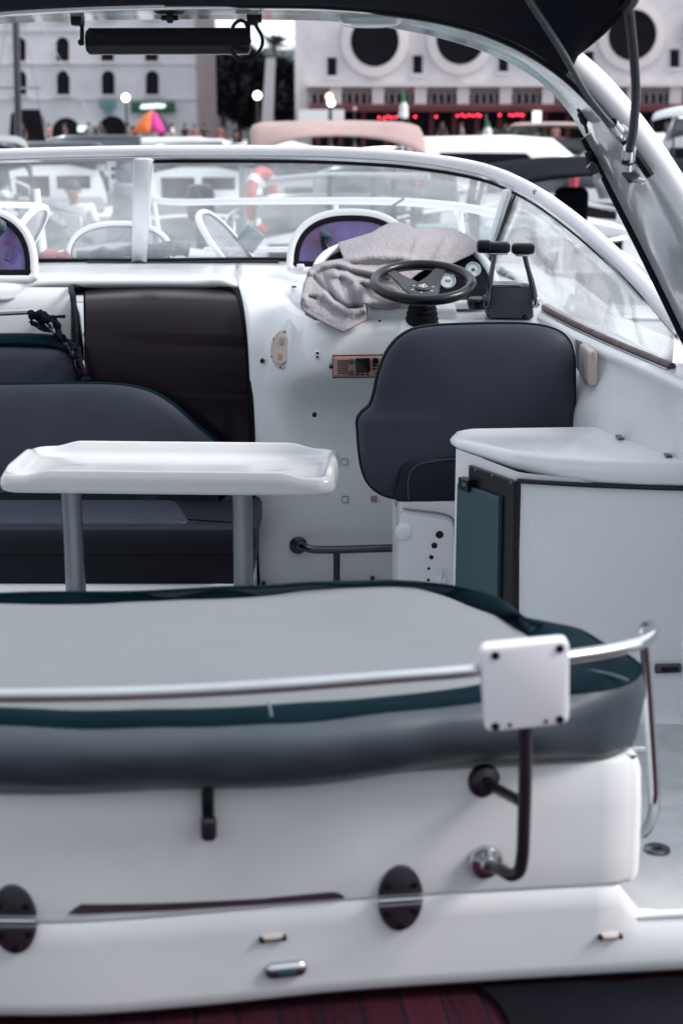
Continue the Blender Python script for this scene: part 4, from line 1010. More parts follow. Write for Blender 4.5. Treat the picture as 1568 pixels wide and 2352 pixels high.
def towel_mat():
    m = mat('grey_terry_towel', (.35, .33, .35), .95, var=.08, vscale=160, bump=1.0, bscale=150, spec=.1)
    nt = m.node_tree; N = nt.nodes.new; L = nt.links.new; p = nt.nodes['Principled BSDF']
    at_ = N('ShaderNodeAttribute'); at_.attribute_name = 'band'
    mx_ = N('ShaderNodeMix'); mx_.data_type = 'RGBA'; src = p.inputs['Base Color'].links[0].from_socket
    L(at_.outputs['Fac'], mx_.inputs['Factor']); L(src, mx_.inputs['A']); mx_.inputs['B'].default_value = (.265, .255, .285, 1); L(mx_.outputs['Result'], p.inputs['Base Color'])
    bn_ = [n_ for n_ in nt.nodes if n_.type == 'BUMP'][0]; bn_.inputs['Distance'].default_value = .006
    iv = N('ShaderNodeMath'); iv.operation = 'SUBTRACT'; iv.inputs[0].default_value = 1; L(at_.outputs['Fac'], iv.inputs[1]); L(iv.outputs[0], bn_.inputs['Strength'])
    return m
tb = B(); tb.add(vs3, [tuple(f) for f in tf])
tmo = tb.build('towel', towel_mat(), None, 'grey terry towel thrown over the instrument pod and dashboard behind the steering wheel', 'towel', sharp=180, solid=.007)
if len(tmo.data.vertices) == len(bands):
    att = tmo.data.attributes.new('band', 'FLOAT', 'POINT')
    for i, v_ in enumerate(bands): att.data[i].value = v_

# ================================================================== STEERING WHEEL
wn_ = V((0, -math.sin(R(15.5)), math.cos(R(15.5)))); wc = P(971, 648, 4.72)
wu = V((1, 0, 0)); wv = wn_.cross(wu)
sw = E('steering_wheel', 'black three spoke steering wheel on a ribbed black column boot', 'steering wheel', P(968, 745, 4.75))
rim = [wc+wu*(.158*math.cos(2*PI*i/64))+wv*(.158*math.sin(2*PI*i/64)) for i in range(64)]
B().tube(rim, .0175, 16, closed=True).build('rim', M['black'], sw)
hubc = wc-wn_*.028
spk = []
for a0, hw in ((158, 9), (25, 9), (270, 8)):
    for s_, r_ in ((-1, .045), (-1, .145), (1, .145), (1, .045)):
        w_ = (16 if r_ < .1 else 7)*s_
        if r_ < .1: w_ = 40*s_
        a = R(a0+w_); spk.append((r_, a))
def hp_(r_, a): return hubc+wu*(r_*math.cos(a))+wv*(r_*math.sin(a))+wn_*(.028*max(0, (r_-.05)/.1))
spm = mat('spoke_metal', (.045, .046, .055), .5, var=.08, spec=.3)
order = []
for a0 in (62, 137, 280):
    b = B(); top_, bot_ = [], []
    for r_, hw in ((.01, .046), (.05, .040), (.09, .025), (.150, .017)):
        cdir = wu*math.cos(R(a0))+wv*math.sin(R(a0)); sd = wn_.cross(cdir)
        c_ = hp_(r_, R(a0)); top_.append([c_-sd*hw+wn_*.003, c_+sd*hw+wn_*.003, c_+sd*hw-wn_*.003, c_-sd*hw-wn_*.003])
    b.rings(top_); b.build('spoke', spm, sw, sharp=30)
B().lathe(hubc-wn_*.004, wn_, [(.055, 0), (.055, .006), (.05, .009), (.024, .009), (.024, .014), (.02, .017), (.008, .018)], 32).build('hub', spm, sw)
for i in range(6):
    a = R(60*i+20); B().lathe(hubc+wu*(.037*math.cos(a))+wv*(.037*math.sin(a))+wn_*.004, wn_, [(.004, 0), (.004, .003), (.002, .003)], 10).build('bolt', M['steel'], sw)
em = B().tube([hubc+wn_*.0145+wu*(.013*math.cos(2*PI*i/20))+wv*(.010*math.sin(2*PI*i/20)) for i in range(20)], .0012, 6, closed=True).build('hub_emblem', M['white'], sw)
B().tube([hubc+wn_*.0150+wu*x+wv*y for x, y in ((.006, .010), (-.003, .006), (.003, -.004), (-.006, -.009))], .0016, 6, k=4).build('emblem_stroke', M['white'], em)
pr = []
for i in range(15):
    t = i/14; pr.append((.036+.024*t**.8+(.0025 if i % 2 else -.001), -.02-.125*t))
B().lathe(hubc, wn_, pr, 28).build('column_boot', M['rubber'], sw)
B().lathe(P(962, 758, 4.76)-UP*.02, (0, -.35, 1), [(.092, -.02), (.085, .02), (.07, .04), (.05, .05)], 28).build('column_base', M['gel'], sw)

# ================================================================== ENGINE CONTROL
ec = E('engine_control', 'twin lever throttle in black housing covered with mesh, right of the steering wheel', 'throttle', P(1172, 730, 4.75))
def Q(x, y, Y=4.78): return P(x, y, Y)
bx0 = [Q(1122, 655), Q(1222, 656), Q(1226, 733), Q(1118, 730)]
B().slab(round_poly(bx0, .012, 4), V((0, -1, 0)), [(.006, -.10), (0, -.085), (0, -.010), (.003, -.003), (.008, 0)]).build('housing', M['meshfab'], ec, sharp=60)
B().slab(round_poly([Q(1126, 652), Q(1195, 652), Q(1200, 660), Q(1122, 661)], .004, 2), V((0, -1, 0)), [(.0, -.09), (0, -.004), (.003, .002)]).build('top_plate', M['alu'], ec)
for x0_, x1_, kx0, kx1, yk, stp in ((1119, 1134, 1094, 1170, 567, 1), (1229, 1205, 1174, 1226, 570, 0)):
    B().sphere(Q(x0_+(-3 if stp else 0), 692, 4.765), .021, 18, 12, (.8, .9, 1.1)).build('pivot', M['dsteel'] if stp else M['steel'], ec)
    lv = B().tube([Q(x0_, 692, 4.76), Q((x0_*.75+x1_*.25), 660, 4.765), Q(x1_, 590, 4.77), Q(x1_+(1 if stp else -1), 575, 4.77)], [.0145, .0125, .0105, .010], 14, k=4, flat=.8).build('lever', M['dsteel'], ec)
    a, b = Q(kx0, yk, 4.77), Q(kx1, yk+2, 4.77); c_ = (a+b)/2
    B().box(c_, ((b-a).length, .05, .036), bev=.011, seg=4).build('knob', M['black'], lv)
    if stp: B().box(a*.78+b*.22+V((0, 0, .006)), ((b-a).length*.44, .054, .036), bev=.011, seg=4).build('trim_button', M['black'], lv)
    B().box(c_-UP*.021+V(((.014 if stp else -.002), 0, 0)), ((b-a).length*.62, .04, .006), bev=.002).build('knob_plate', M['steel'], lv)
B().lathe(Q(1096, 693, 4.8)-UP*.005, (0, -.1, 1), [(.030, -.016), (.036, .0), (.036, .012), (.030, .018), (.02, .016)], 24).build('switch_dish', M['black'], ec)
B().lathe(Q(1205, 731, 4.76), (0, -.1, 1), [(.012, 0), (.008, .008), (.003, .016)], 12).build('foot_screw', M['rubber'], ec)
# low white box and key switch on the dash
p = P(945, 716, 4.86)
B().box(p, (.30, .10, .05), Matrix.Rotation(R(8), 3, 'X'), .014, 4).build('dash_step', M['gel'], boat)
sk = E('switch_panel', 'small black key switch panel lying on the dash edge below the towel', 'switch', P(871, 748, 4.76))
a_ = [P(846, 741, 4.80), P(889, 741, 4.80), P(896, 757, 4.755), P(851, 757, 4.755)]
sn = (a_[1]-a_[0]).cross(a_[3]-a_[0]).normalized()
if sn.z < 0: sn = -sn
B().slab(a_, sn, [(0, -.012), (0, .005), (.002, .006)]).build('panel', M['meshfab'], sk, sharp=30)
B().lathe(P(871, 746, 4.78)+sn*.002, sn, [(.010, 0), (.009, .006), (.006, .014)], 14).build('key_switch', M['steel'], sk)
tk = E('chart_tray', 'flat black tray sticking out from under the left end of the towel', 'tray', P(735, 732, 4.78))
a_ = [P(700, 722, 4.87), P(745, 722, 4.86), P(775, 748, 4.755), P(722, 735, 4.80)]
sn = (a_[1]-a_[0]).cross(a_[3]-a_[0]).normalized()
if sn.z < 0: sn = -sn
B().slab(a_, sn, [(0, -.02), (0, .004), (.002, .006)]).build('tray', M['black'], tk, sharp=30)

# ================================================================== MARINE RADIO
ry = 4.705
mr_ = E('marine_radio', 'salmon coloured marine radio with dark screen in the dash left of the helm seat', 'radio', P(822, 867, ry))
def H(x, y, d=0): return P(x, y, ry-d)
n_f = V((0, -1, 0))
B().slab(round_poly([H(763, 817), H(880, 815), H(884, 866), H(764, 867)], .014), n_f, [(0, -.04), (0, .004), (.004, .010), (.010, .012)]).build('face', M['orange'], mr_)
B().tube([H(x, y, .004) for x, y in ((763, 817), (880, 815), (884, 866), (764, 867))], .0025, 6, closed=True).build('bezel', M['black'], mr_)
B().slab(round_poly([H(816, 823, .012), H(849, 822, .012), H(850, 855, .012), H(817, 856, .012)], .006), n_f, [(0, -.004), (0, .002), (.002, .003)]).build('screen', M['black'], mr_)
for i in range(9):
    B().box((H(775, 828+i*3.7, .012)+H(800-(i % 2), 828+i*3.7, .012))/2, (.036, .002, .0022)).build('speaker_slot', M['black'], mr_)
for x, y, r_ in ((807, 830, .0095), (807, 856, .0095), (862, 829, .0115)):
    B().lathe(H(x, y, .012), n_f, [(r_, 0), (r_*.95, .010), (r_*.8, .012)], 18).build('dial_knob', M['tealmetal'] if r_ < .01 else M['black'], mr_)
for x, y in ((858, 840), (868, 840), (858, 847), (868, 847), (821, 860), (832, 860), (843, 860), (865, 858)):
    B().box(H(x, y, .013), (.011, .006, .006), bev=.002).build('button', M['black'], mr_)
B().lathe(H(762, 842), (-1, 0, 0), [(.009, -.005), (.007, .006), (.003, .009)], 10).build('side_clip', M['black'], mr_)

# round inspection hatch on the rounded shoulder of the console
dn_ = V((-.72, -.66, .16)).normalized(); do = P(653, 803, 4.905)
rh = E('deck_plate', 'round cream inspection plate with two finger grips on the curved end of the dash', 'hatch', do)
du = UP.cross(dn_).normalized(); dv = dn_.cross(du)
def lat(o, r_, prof, nm, m_, par, n=32):
    return B().lathe(o, dn_, prof, n).build(nm, m_, par)
lat(do-dn_*.02, .068, [(.069, 0), (.069, .024), (.065, .028), (.055, .029)], 'flange', M['cream'], rh)
lid = lat(do, .05, [(.052, 0), (.052, .013), (.049, .016)], 'lid', M['cream'], rh)
for s_ in (-1, 1):
    B().slab(rnd_rect(do+dv*.026*s_+dn_*.0165, du, dv, .026, .024, .007), dn_, [(0, -.002), (0, .0008), (.003, .0012)]).build('finger_grip', mat('grip_shade', (.40, .27, .22), .5, var=.05) if s_ < 0 else bpy.data.materials['grip_shade'], lid)
for i in range(6):
    a = R(60*i+30); B().lathe(do+du*(.061*math.cos(a))+dv*(.061*math.sin(a))+dn_*.007, dn_, [(.0035, 0), (.0035, .003)], 10).build('screw', M['black'], rh)

# ================================================================== D SHAPED HATCHES
def dshape(o, u, v, w, h, k=30, flat=.12):
    pts = []
    for i in range(k+1):
        a = PI*i/k
        pts.append(o+u*(w*(abs(math.cos(a))**.82)*(1 if math.cos(a) >= 0 else -1))+v*(h*math.sin(a)**.85))
    low = [pts[-1]-v*h*flat, pts[-1]*.93+pts[0]*.07-v*h*(flat+.06), pts[0]*.93+pts[-1]*.07-v*h*(flat+.06), pts[0]-v*h*flat]
    return resample(pts+low, 140, True)
def hatch(name, label, o, u, v, w, h, rimw, gm, sealw, handle=None, t=.022, lights=True):
    n = u.cross(v).normalized()
    if n.y > 0: n = -n
    hroot = E(name, label, 'hatch', o, None)
    out = dshape(o, u, v, w, h)
    inn = inset(out, n, rimw, 0); in2 = inset(out, n, rimw+sealw, 0)
    B().rings([inset(out, n, rimw, -t), inset(out, n, .003, -t), [p-n*t*.7 for p in out], [p+n*t*.0 for p in out], inset(out, n, .004, .004), inset(out, n, rimw*.6, .006), inset(out, n, rimw, .003), inset(out, n, rimw, -t)], cap0=False, cap1=False).build('frame', M['gel'], hroot, sharp=60)
    if sealw: B().rings([inset(out, n, rimw-.001, -.012), inset(out, n, rimw-.001, .001), inset(out, n, rimw+sealw*.5, .004), inset(out, n, rimw+sealw, .001), inset(out, n, rimw+sealw, -.012)], cap0=False, cap1=False).build('seal', M['rubber'], hroot, sharp=60)
    B().slab(inset(out, n, rimw+sealw-.002, 0), n, [(0, -.010), (0, -.004)]).build('pane', gm, hroot, sharp=40)
    return hroot, n
Ux = V((1, 0, 0))
hv = V((0, .34, 1)).normalized()
h1, hn_ = hatch('porthole_hatch', 'raised D shaped hatch with violet pane behind the towel', P(806, 606, 5.42), Ux, hv, .243, .212, .026, M['hatchglass'], .020)
hl = P(738, 540, 5.46)
hb = B().tube([P(735, 530, 5.43), P(748, 538, 5.43), P(762, 545, 5.43)], [.016, .020, .012], 10, k=3, flat=.7).build('handle', M['tealmetal'], h1)
B().tube([P(744, 542, 5.43), P(745, 562, 5.43), P(765, 585, 5.42)], [.012, .013, .010], 10, k=4).build('handle_arm', M['black'], hb)
for x in (690, 900): B().box(P(x, 612, 5.41), (.03, .03, .02), bev=.006).build('hatch_hinge', M['gel'], h1)
h2, hn_ = hatch('porthole_hatch', 'raised D shaped hatch with violet pane at the left edge of the dash', P(-64, 622, 5.30), Ux, hv, .243, .244, .026, M['hatchglass'], .020)
B().tube([P(-8, 505, 5.28), P(2, 520, 5.28), P(-4, 540, 5.28)], [.016, .022, .014], 10, k=3).build('handle', M['tealmetal'], h2)
B().tube([P(36, 560, 5.30), P(22, 585, 5.29), P(17, 598, 5.28)], [.010, .012, .010], 10, k=3).build('handle_arm', mat('violet_arm', (.06, .05, .15), .4), h2)
h3, _ = hatch('foredeck_hatch', 'open D shaped foredeck hatch standing upright behind the windscreen mullion', P(276, 592, 6.5), Ux, V((0, .2, 1)).normalized(), .245, .165, .022, M['clearacrylic'], .006)
B().box(P(198*1+2, 550, 6.46), (.05, .02, .03), bev=.008).build('latch', M['tealmetal'], h3)
h4, _ = hatch('foredeck_hatch', 'open foredeck hatch seen almost edge on, leaning left behind the centre glass', P(548, 590, 6.6), V((.24, .97, .0)).normalized(), V((-.62, .10, .8)).normalized(), .19, .27, .022, M['clearacrylic'], .008)
B().box(P(575, 548, 6.62), (.10, .05, .10), Matrix.Rotation(R(38), 3, 'Y'), .01).build('latch', M['tealmetal'], h4)
h5, _ = hatch('foredeck_hatch', 'open foredeck hatch seen edge on, leaning right beside the left porthole', P(40, 580, 6.3), V((.16, .98, 0)).normalized(), V((.55, 0, .83)).normalized(), .17, .24, .02, M['clearacrylic'], .006)

# soft things lying ahead of the windscreen
def roll(pxs, Y, r_, name, m_, label, cat, seed):
    b = B(); q = cr([P(x, y, Y) for x, y in pxs], 8)
    b.tube(q, [r_*(.9+.25*mnoise.noise(V((i*.4, seed, 0)))) for i in range(len(q))], 16, flat=.8)
    b.v = [p+V((0, mnoise.noise(p*14+V((seed, 0, 0)))*.012, mnoise.noise(p*18+V((0, 0, seed)))*.014)) for p in b.v]
    b.build(name, m_, None, label, cat)
M['greyroll'] = mat('grey_cover', (.085, .10, .115), .85, var=.15, bump=.5, bscale=90)
roll([(180, 590), (220, 586), (270, 581), (308, 577)], 6.15, .036, 'rolled_cover', M['greyroll'], 'long dark grey rolled cover lying ahead of the windscreen left of the mullion', 'cover', 2)
roll([(338, 577), (380, 573), (420, 572), (434, 575)], 6.15, .042, 'rolled_cover', M['greyroll'], 'short dark grey rolled cover lying ahead of the windscreen right of the mullion', 'cover', 5)
b = B(); 
for i in range(1): b.sphere(P(122, 596, 6.1), .06, 24, 14, (1.5, .7, .55))
b.v = [p+V((mnoise.noise(p*22), mnoise.noise(p*22+V((5, 0, 0))), mnoise.noise(p*26+V((0, 9, 0)))))*.026 for p in b.v]
b.build('red_cloth', M['red'], None, 'crumpled red cloth lying ahead of the windscreen by the left porthole', 'cloth')
# ================================================================== HARBOUR
WZ = -.55
M['wall'] = mat('pale_render', (.66, .67, .71), .85, var=.08, vscale=.35, tint=(.60, .61, .65), detail=8)
M['wall2'] = mat('market_render', (.66, .64, .67), .85, var=.13, vscale=.8, detail=9, bump=.5, bscale=2)
M['trim'] = mat('pale_trim', (.70, .66, .68), .8, var=.05, vscale=.6)
M['pane_dark'] = mat('dark_window', (0.0065, 0.0072, 0.0130), .35, var=0, spec=.12)
M['barm'] = mat('window_bar', (0.0210, 0.0084, 0.0126), .7, var=0, spec=.1)
M['awn'] = mat('wine_awning', (0.0975, 0.0225, 0.0338), .8, var=.25, vscale=.8)
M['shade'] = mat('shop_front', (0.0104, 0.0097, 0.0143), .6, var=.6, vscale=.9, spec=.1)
M['greensign'] = mat('green_sign', (.012, .095, .055), .5, var=.1)
M['foliage'] = mat('dark_foliage', (0.0120, 0.0142, 0.0180), .8, var=.5, vscale=1.2, spec=.1)
M['palmleaf'] = mat('palm_leaf', (.045, .055, .05), .7, var=.3)
M['trunk'] = mat('bark', (.10, .08, .075), .9, var=.3)
M['pink'] = mat('pink_canvas', (0.4032, 0.2880, 0.2736), .8, var=.12, vscale=2, bump=.4, bscale=10)
M['hullw'] = mat('boat_white', (.82, .83, .85), .3, var=.06, vscale=1.2)
M['hullg'] = mat('boat_grey', (.42, .44, .47), .4, var=.1, vscale=1.2)
M['hulln'] = mat('boat_navy', (.03, .04, .07), .35, var=.1)
M['brown'] = mat('boat_brown', (0.1280, 0.0680, 0.0600), .6, var=.2)
M['tarp'] = mat('teal_tarp', (0.0560, 0.1520, 0.1440), .6, var=.25, vscale=2)
M['greytarp'] = mat('grey_tarp', (0.2640, 0.2880, 0.3040), .8, var=.15, vscale=2)
M['stone'] = mat('quay_stone', (.28, .26, .26), .9, var=.2, vscale=.6, bump=.5, bscale=8)
M['redpaint'] = mat('red_paint', (.45, .07, .06), .5, var=.2)
def lamp_mat(name, col, s): return mat(name, col, .4, var=0, emit=col, es=s)
M['lampw'] = lamp_mat('lamp_white', (1, .95, .80), 7)
M['lampy'] = lamp_mat('lamp_amber', (1, .70, .42), 2.6)
M['lampr'] = lamp_mat('lamp_red', (1, .03, .07), 5)
M['signlight'] = lamp_mat('sign_light', (.80, .95, .92), .8)

# water, quay, hills
def water():
    m = mat('harbour_water', (.10, .13, .15), .12, var=.2, vscale=.3, bump=.9, bscale=2.2)
    return m
B().rings([[V((-500, -60, WZ)), V((500, -60, WZ))], [V((-500, 900, WZ)), V((500, 900, WZ))]], closed=False).build('water', water(), None, kind='structure')
QZ = .35
B().rings([[V((-140, 66, WZ-.5)), V((140, 66, WZ-.5))], [V((-140, 66, QZ)), V((140, 66, QZ))], [V((-140, 400, QZ)), V((140, 400, QZ))]], closed=False).build('quay', M['stone'], None, kind='structure')
B().rings([[V((-60, .28, -1)), V((60, .28, -1))], [V((-60, .28, -.02)), V((60, .28, -.02))], [V((-60, -6, -.02)), V((60, -6, -.02))], [V((-60, -6.4, 2.6)), V((60, -6.4, 2.6))], [V((-60, -12, 6.2)), V((60, -12, 6.2))], [V((-60, -40, 9)), V((60, -40, 9))]], closed=False).build('embankment', mat('embankment_stone', (.20, .21, .22), .9, var=.3, vscale=.8), None, kind='structure')  # unseen bank behind the camera, added to block rear sky and darken reflections
hb = B(); rows = []
for Y, h in ((230, .3), (260, 14), (320, 26), (420, 22)):
    rows.append([V((x, Y, h*(.75+.5*mnoise.noise(V((x*.012, Y*.01, 1)))))) for x in range(-260, 300, 20)])
hb.surf(rows, 2, 3).build('hill', mat('hill_green', (.05, .06, .065), .9, var=.3, vscale=.05), None, kind='structure')

def vrect(pxs, Y): return [P(x, y, Y) for x, y in pxs]
def arch_px(cx, y0, y1, w, k=10):       # arched opening: y0 top, y1 bottom
    r_ = w/2; pts = [(cx+r_, y1)]
    for i in range(k+1):
        a = PI*i/k; pts.append((cx+r_*math.cos(a), y0+r_-r_*math.sin(a)))
    pts.append((cx-r_, y1)); return pts
NF = V((0, -1, 0))
def facade(name, label, x0, x1, ytop, Y, m, depth):
    r_ = E(name, label, 'building', V(((P(x0, 300, Y).x+P(x1, 300, Y).x)/2, Y, QZ)))
    a, b = P(x0, 300, Y), P(x1, 300, Y); zt = P(784, ytop, Y).z
    B().box(((a.x+b.x)/2, Y+depth/2, (zt+QZ)/2), (b.x-a.x, depth, zt-QZ)).build('wall', m, r_, smooth=False)
    B().box(((a.x+b.x)/2, Y+depth/2-.2, zt+.25), (b.x-a.x+.8, depth+.8, .5)).build('cornice', M['trim'], r_, smooth=False)
    return r_
def opening(root, pxs, Y, mt, name, rec=.02, frame=None):
    pts = vrect(pxs, Y-rec)
    o = B().slab(pts, NF, [(0, -.25), (0, .0)]).build(name, mt, root, smooth=False)
    if frame:
        ys = [p.z for p in pts]; xs_ = [p.x for p in pts]
        B().box(((min(xs_)+max(xs_))/2, Y-.12, min(ys)-.10), (max(xs_)-min(xs_)+.3, .24, .16)).build('sill', M['trim'], o, smooth=False)
        B().tube([p+V((0, -.03, 0)) for p in pts[:-1]]+[pts[-1]+V((0, -.03, 0))], .04, 6, cap=True).build('frame', M['trim'], o)
    return o

# ---- white building on the left
YL = 110
lbld = facade('white_building', 'tall white building with rows of dark arched windows behind the boats at the left', -420, 452, -330, YL, M['wall'], 20)
# bevelled corner on the right end, evening sun's pink put into its colour
a, b = P(452, 300, YL), P(487, 300, YL)
zt = P(784, -330, YL).z
B().surf([[V((a.x, YL+.02, QZ)), V((b.x, YL+3.0, QZ))], [V((a.x, YL+.02, zt)), V((b.x, YL+3.0, zt))]], 1, 1).build('end_wall', mat('pink_render', (.50, .43, .44), .85, var=.1, vscale=.5), lbld, solid=.3, smooth=False)
for cy in (112, 189, 12, -65, -145, -222):
    for i, cx in enumerate((-250, -152, -54, 47, 146, 249, 350)):
        h = 28
        opening(lbld, arch_px(cx-(cy-189)*-.02, cy-h, cy+h, 32), YL, M['pane_dark'], 'window', .03, frame=True)
for cy in (227, 146, 70, -10): 
    q = P(0, cy, YL); r_ = P(452, cy, YL); l_ = P(-420, cy, YL)
    B().box(((l_.x+r_.x)/2, YL-.06, q.z), (r_.x-l_.x, .12, .16)).build('string_course', M['wall'], lbld, smooth=False)
for cx, w, y0 in ((152, 64, 270), (258, 66, 266), (-60, 64, 270), (-160, 64, 270)):
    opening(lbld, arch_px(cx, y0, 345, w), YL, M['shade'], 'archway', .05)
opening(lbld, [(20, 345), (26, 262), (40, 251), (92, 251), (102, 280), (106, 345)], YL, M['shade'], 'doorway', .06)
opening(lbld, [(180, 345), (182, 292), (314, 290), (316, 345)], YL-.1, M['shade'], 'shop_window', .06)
a = P(193, 296, YL-.4); B().box(a, (.9, .08, .4)).build('small_sign', M['signlight'], lbld, smooth=False)
a, b = P(301, 234, YL-.5), P(403, 259, YL-.5)
sg = B().box((a+b)/2, (abs(b.x-a.x), .25, abs(a.z-b.z)), bev=.03).build('shop_sign', M['greensign'], lbld)
sq = [(324, 249), (330, 242), (334, 248), (339, 241), (343, 247), (348, 241), (352, 247), (357, 240), (361, 246), (366, 240), (370, 246), (376, 241), (378, 246)]
B().tube([P(x, y, YL-.68) for x, y in sq], .11, 8, k=4).build('sign_lettering', M['signlight'], sg)
a = P(247, 240, YL-.3); B().box(a, (1.2, .1, .5)).build('small_sign', mat('teal_sign', (.10, .28, .28), .5), lbld, smooth=False)
a = P(248, 255, YL-.3); B().box(a, (.5, .1, .5)).build('small_sign', bpy.data.materials['teal_sign'], lbld, smooth=False)

# ---- market hall with round windows on the right
YR = 100
mk = facade('market_hall', 'long pale market hall with huge round dark windows behind the boats at the right', 678, 1900, -330, YR, M['wall2'], 22)
def sl(px): return -(px-860)*.024       # the cornice lines climb a little to the right
for i in range(6):
    cx = 860+196.5*i; cy = 95+sl(cx)
    o = P(cx, cy, YR-.1); rx = (P(cx+56, cy, YR).x-P(cx, cy, YR).x); rr = rx*79/56
    w = B().lathe(o+V((0, .3, 0)), (0, -1, 0), [(rx, 0), (rx, .32)], 48).build('round_window', M['pane_dark'], mk)
    ring = [circ(o, V((1, 0, 0)), UP, r_, r_, 48) for r_ in (rx*.99, rx*1.0, rx*1.36, rx*1.40)]
    ring[1] = [p+V((0, -.35, 0)) for p in ring[1]]; ring[2] = [p+V((0, -.28, 0)) for p in ring[2]]; ring[3] = [p+V((0, .05, 0)) for p in ring[3]]
    ring[0] = [p+V((0, .1, 0)) for p in ring[0]]
    B().rings(ring, cap0=False, cap1=False).build('window_ring', M['trim'], w)
    for s_ in (-.33, .33):
        B().box(o+V((rx*s_, -.05, 0)), (.08, .08, rx*1.85)).build('glazing_bar', M['barm'], w, smooth=False)
    B().box(o+V((0, -.05, 0)), (rx*1.98, .08, .08)).build('glazing_bar', M['barm'], w, smooth=False)
for i in range(7):
    cx = 762+196.5*i; cy = 150+sl(cx)
    opening(mk, [(cx-12, cy+21), (cx-12, cy-21), (cx+12, cy-21), (cx+12, cy+21)], YR, M['pane_dark'], 'window', .04, frame=True)
l_, r_ = P(678, 300, YR), P(1900, 300, YR)
def band(y, h, d, m, name, x0=706, x1=1900, dy=0):
    a, b = P(x0, y, YR), P(x1, y, YR); t = abs(P(784, y-h/2, YR).z-P(784, y+h/2, YR).z)
    return B().box(((a.x+b.x)/2, YR-d/2-.01, a.z), (b.x-a.x, d, t)).build(name, m, mk, smooth=False)
band(196, 8, 1.0, M['trim'], 'ledge')
band(204, 8, .6, mat('pink_band', (.36, .27, .28), .8, var=.15), 'ledge')
band(226, 36, .25, mat('arcade_wall', (.36, .33, .36), .85, var=.15), 'arcade')
for i in range(64):
    cx = 722+16.2*i
    if (i % 6) == 3: continue
    opening(mk, arch_px(cx, 215, 238, 9, 6), YR-.27, M['pane_dark'], 'arcade_window', .02)
for i in range(11):
    cx = 722+16.2*(3+6*i)
    a = P(cx, 222, YR-.4); B().box(a, (.82, .8, 1.25)).build('pier', M['trim'], mk, smooth=False)
aw_ = B(); zt, zb = P(784, 238, YR-.3).z, P(784, 256, YR-2.2).z
a, b = P(712, 300, YR), P(1900, 300, YR)
aw_.rings([[V((a.x, YR-.3, zt)), V((b.x, YR-.3, zt))], [V((a.x, YR-2.2, zb+.35)), V((b.x, YR-2.2, zb+.35))], [V((a.x, YR-2.2, zb)), V((b.x, YR-2.2, zb))]], closed=False).build('awning', M['awn'], mk, solid=.06, smooth=False)
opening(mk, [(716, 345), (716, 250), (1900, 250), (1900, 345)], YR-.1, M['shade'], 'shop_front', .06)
for i in range(14):
    x = 730+i*52; a = P(x, 300, YR-.9); B().box((a.x, YR-.9, (QZ+zb)/2+.1), (.3, .3, zb-QZ+.2)).build('awning_post', M['awn'], mk, smooth=False)
a = P(738, 265, YR-2.4); B().box(a, (3.0, .2, .75)).build('fascia_board', M['hullw'], mk, smooth=False)
a = P(1232, 269, YR-2.4); B().box(a, (.55, .15, .8)).build('notice_board', M['signlight'], mk, smooth=False)
a = P(1400, 268, YR-2.4); B().box(a, (2.6, .15, .5)).build('fascia_board', M['greentarp'] if 'greentarp' in M else M['tarp'], mk, smooth=False)
# planter under the shop front
pl_ = E('planter_hedge', 'long green hedge in front of the shops of the market hall', 'hedge', P(1180, 312, 92))
def leaves(c, rad, n, size, m, parent, name, seed=0, kind=None, flat=1.0):
    rnd = random.Random(seed); b = B(); vs, fs = [], []
    for i in range(n):
        while True:
            q = V((rnd.uniform(-1, 1), rnd.uniform(-1, 1), rnd.uniform(-1, 1)))
            if q.length < 1 and q.length > .25: break
        nz_ = .72+.55*mnoise.noise(q*1.7+V((seed, 0, 0)))
        p = V(c)+V((q.x*rad[0]*nz_, q.y*rad[1]*nz_, q.z*rad[2]*nz_))
        a = V((rnd.gauss(0, 1), rnd.gauss(0, 1), rnd.gauss(0, 1))).normalized(); d_ = a.orthogonal().normalized(); e_ = a.cross(d_); s = size*rnd.uniform(.6, 1.4)
        k = len(vs); vs += [p-d_*s, p+e_*s*.5, p+d_*s, p-e_*s*.5]; fs.append((k, k+1, k+2, k+3))
    b.add(vs, fs); return b.build(name, m, parent, smooth=False, kind=kind)
leaves(P(1180, 311, 92), (3.2, .5, .5), 900, .14, mat('hedge_green', (.05, .10, .04), .7, var=.4, vscale=3), pl_, 'foliage', 3)
B().box(P(1180, 326, 92), (6.2, .8, .5)).build('planter_box', M['stone'], pl_)

# ---- trees between both buildings, the leaning pillar and the palm
def tree(px, ybase, Y, h, w, seed, label, n=2600):
    b = P(px, ybase, Y); b.z = QZ; h *= .80
    t = E('broadleaf_tree', label, 'tree', b, 'dark trees between the two buildings')
    top = b+V((0, 0, h*.45))
    tk_ = B().tube([b, b+V((.1, 0, h*.2)), top], [.32, .25, .16], 10, k=3); 
    tk_.build('trunk', M['trunk'], t)
    rnd = random.Random(seed); lb_ = B()
    for i in range(5):
        a = 2*PI*i/5+rnd.random(); e_ = top+V((math.cos(a)*w*.55, math.sin(a)*w*.5, h*.28*rnd.uniform(.6, 1.2)))
        B().tube([top-V((0, 0, .4)), top.lerp(e_, .5)+V((0, 0, .3)), e_], [.13, .09, .04], 6, k=2).build('limb', M['trunk'], t)
    leaves(b+V((0, 0, h*.6)), (w, w*.8, h*.48), n, .32, M['foliage'], t, 'crown', seed)
tree(512, 330, 126, 10.6, 3.2, 11, 'dark tree with dense crown against the end wall of the white building')
tree(548, 330, 133, 10.0, 3.4, 12, 'dark tree with dense crown left of the street lamp and pale pillar')
tree(586, 330, 128, 10.4, 3.0, 13, 'dark tree with tall crown just left of the leaning pale pillar')
tree(655, 330, 130, 10.0, 2.8, 14, 'dark tree with thin crown right of the leaning pale pillar')
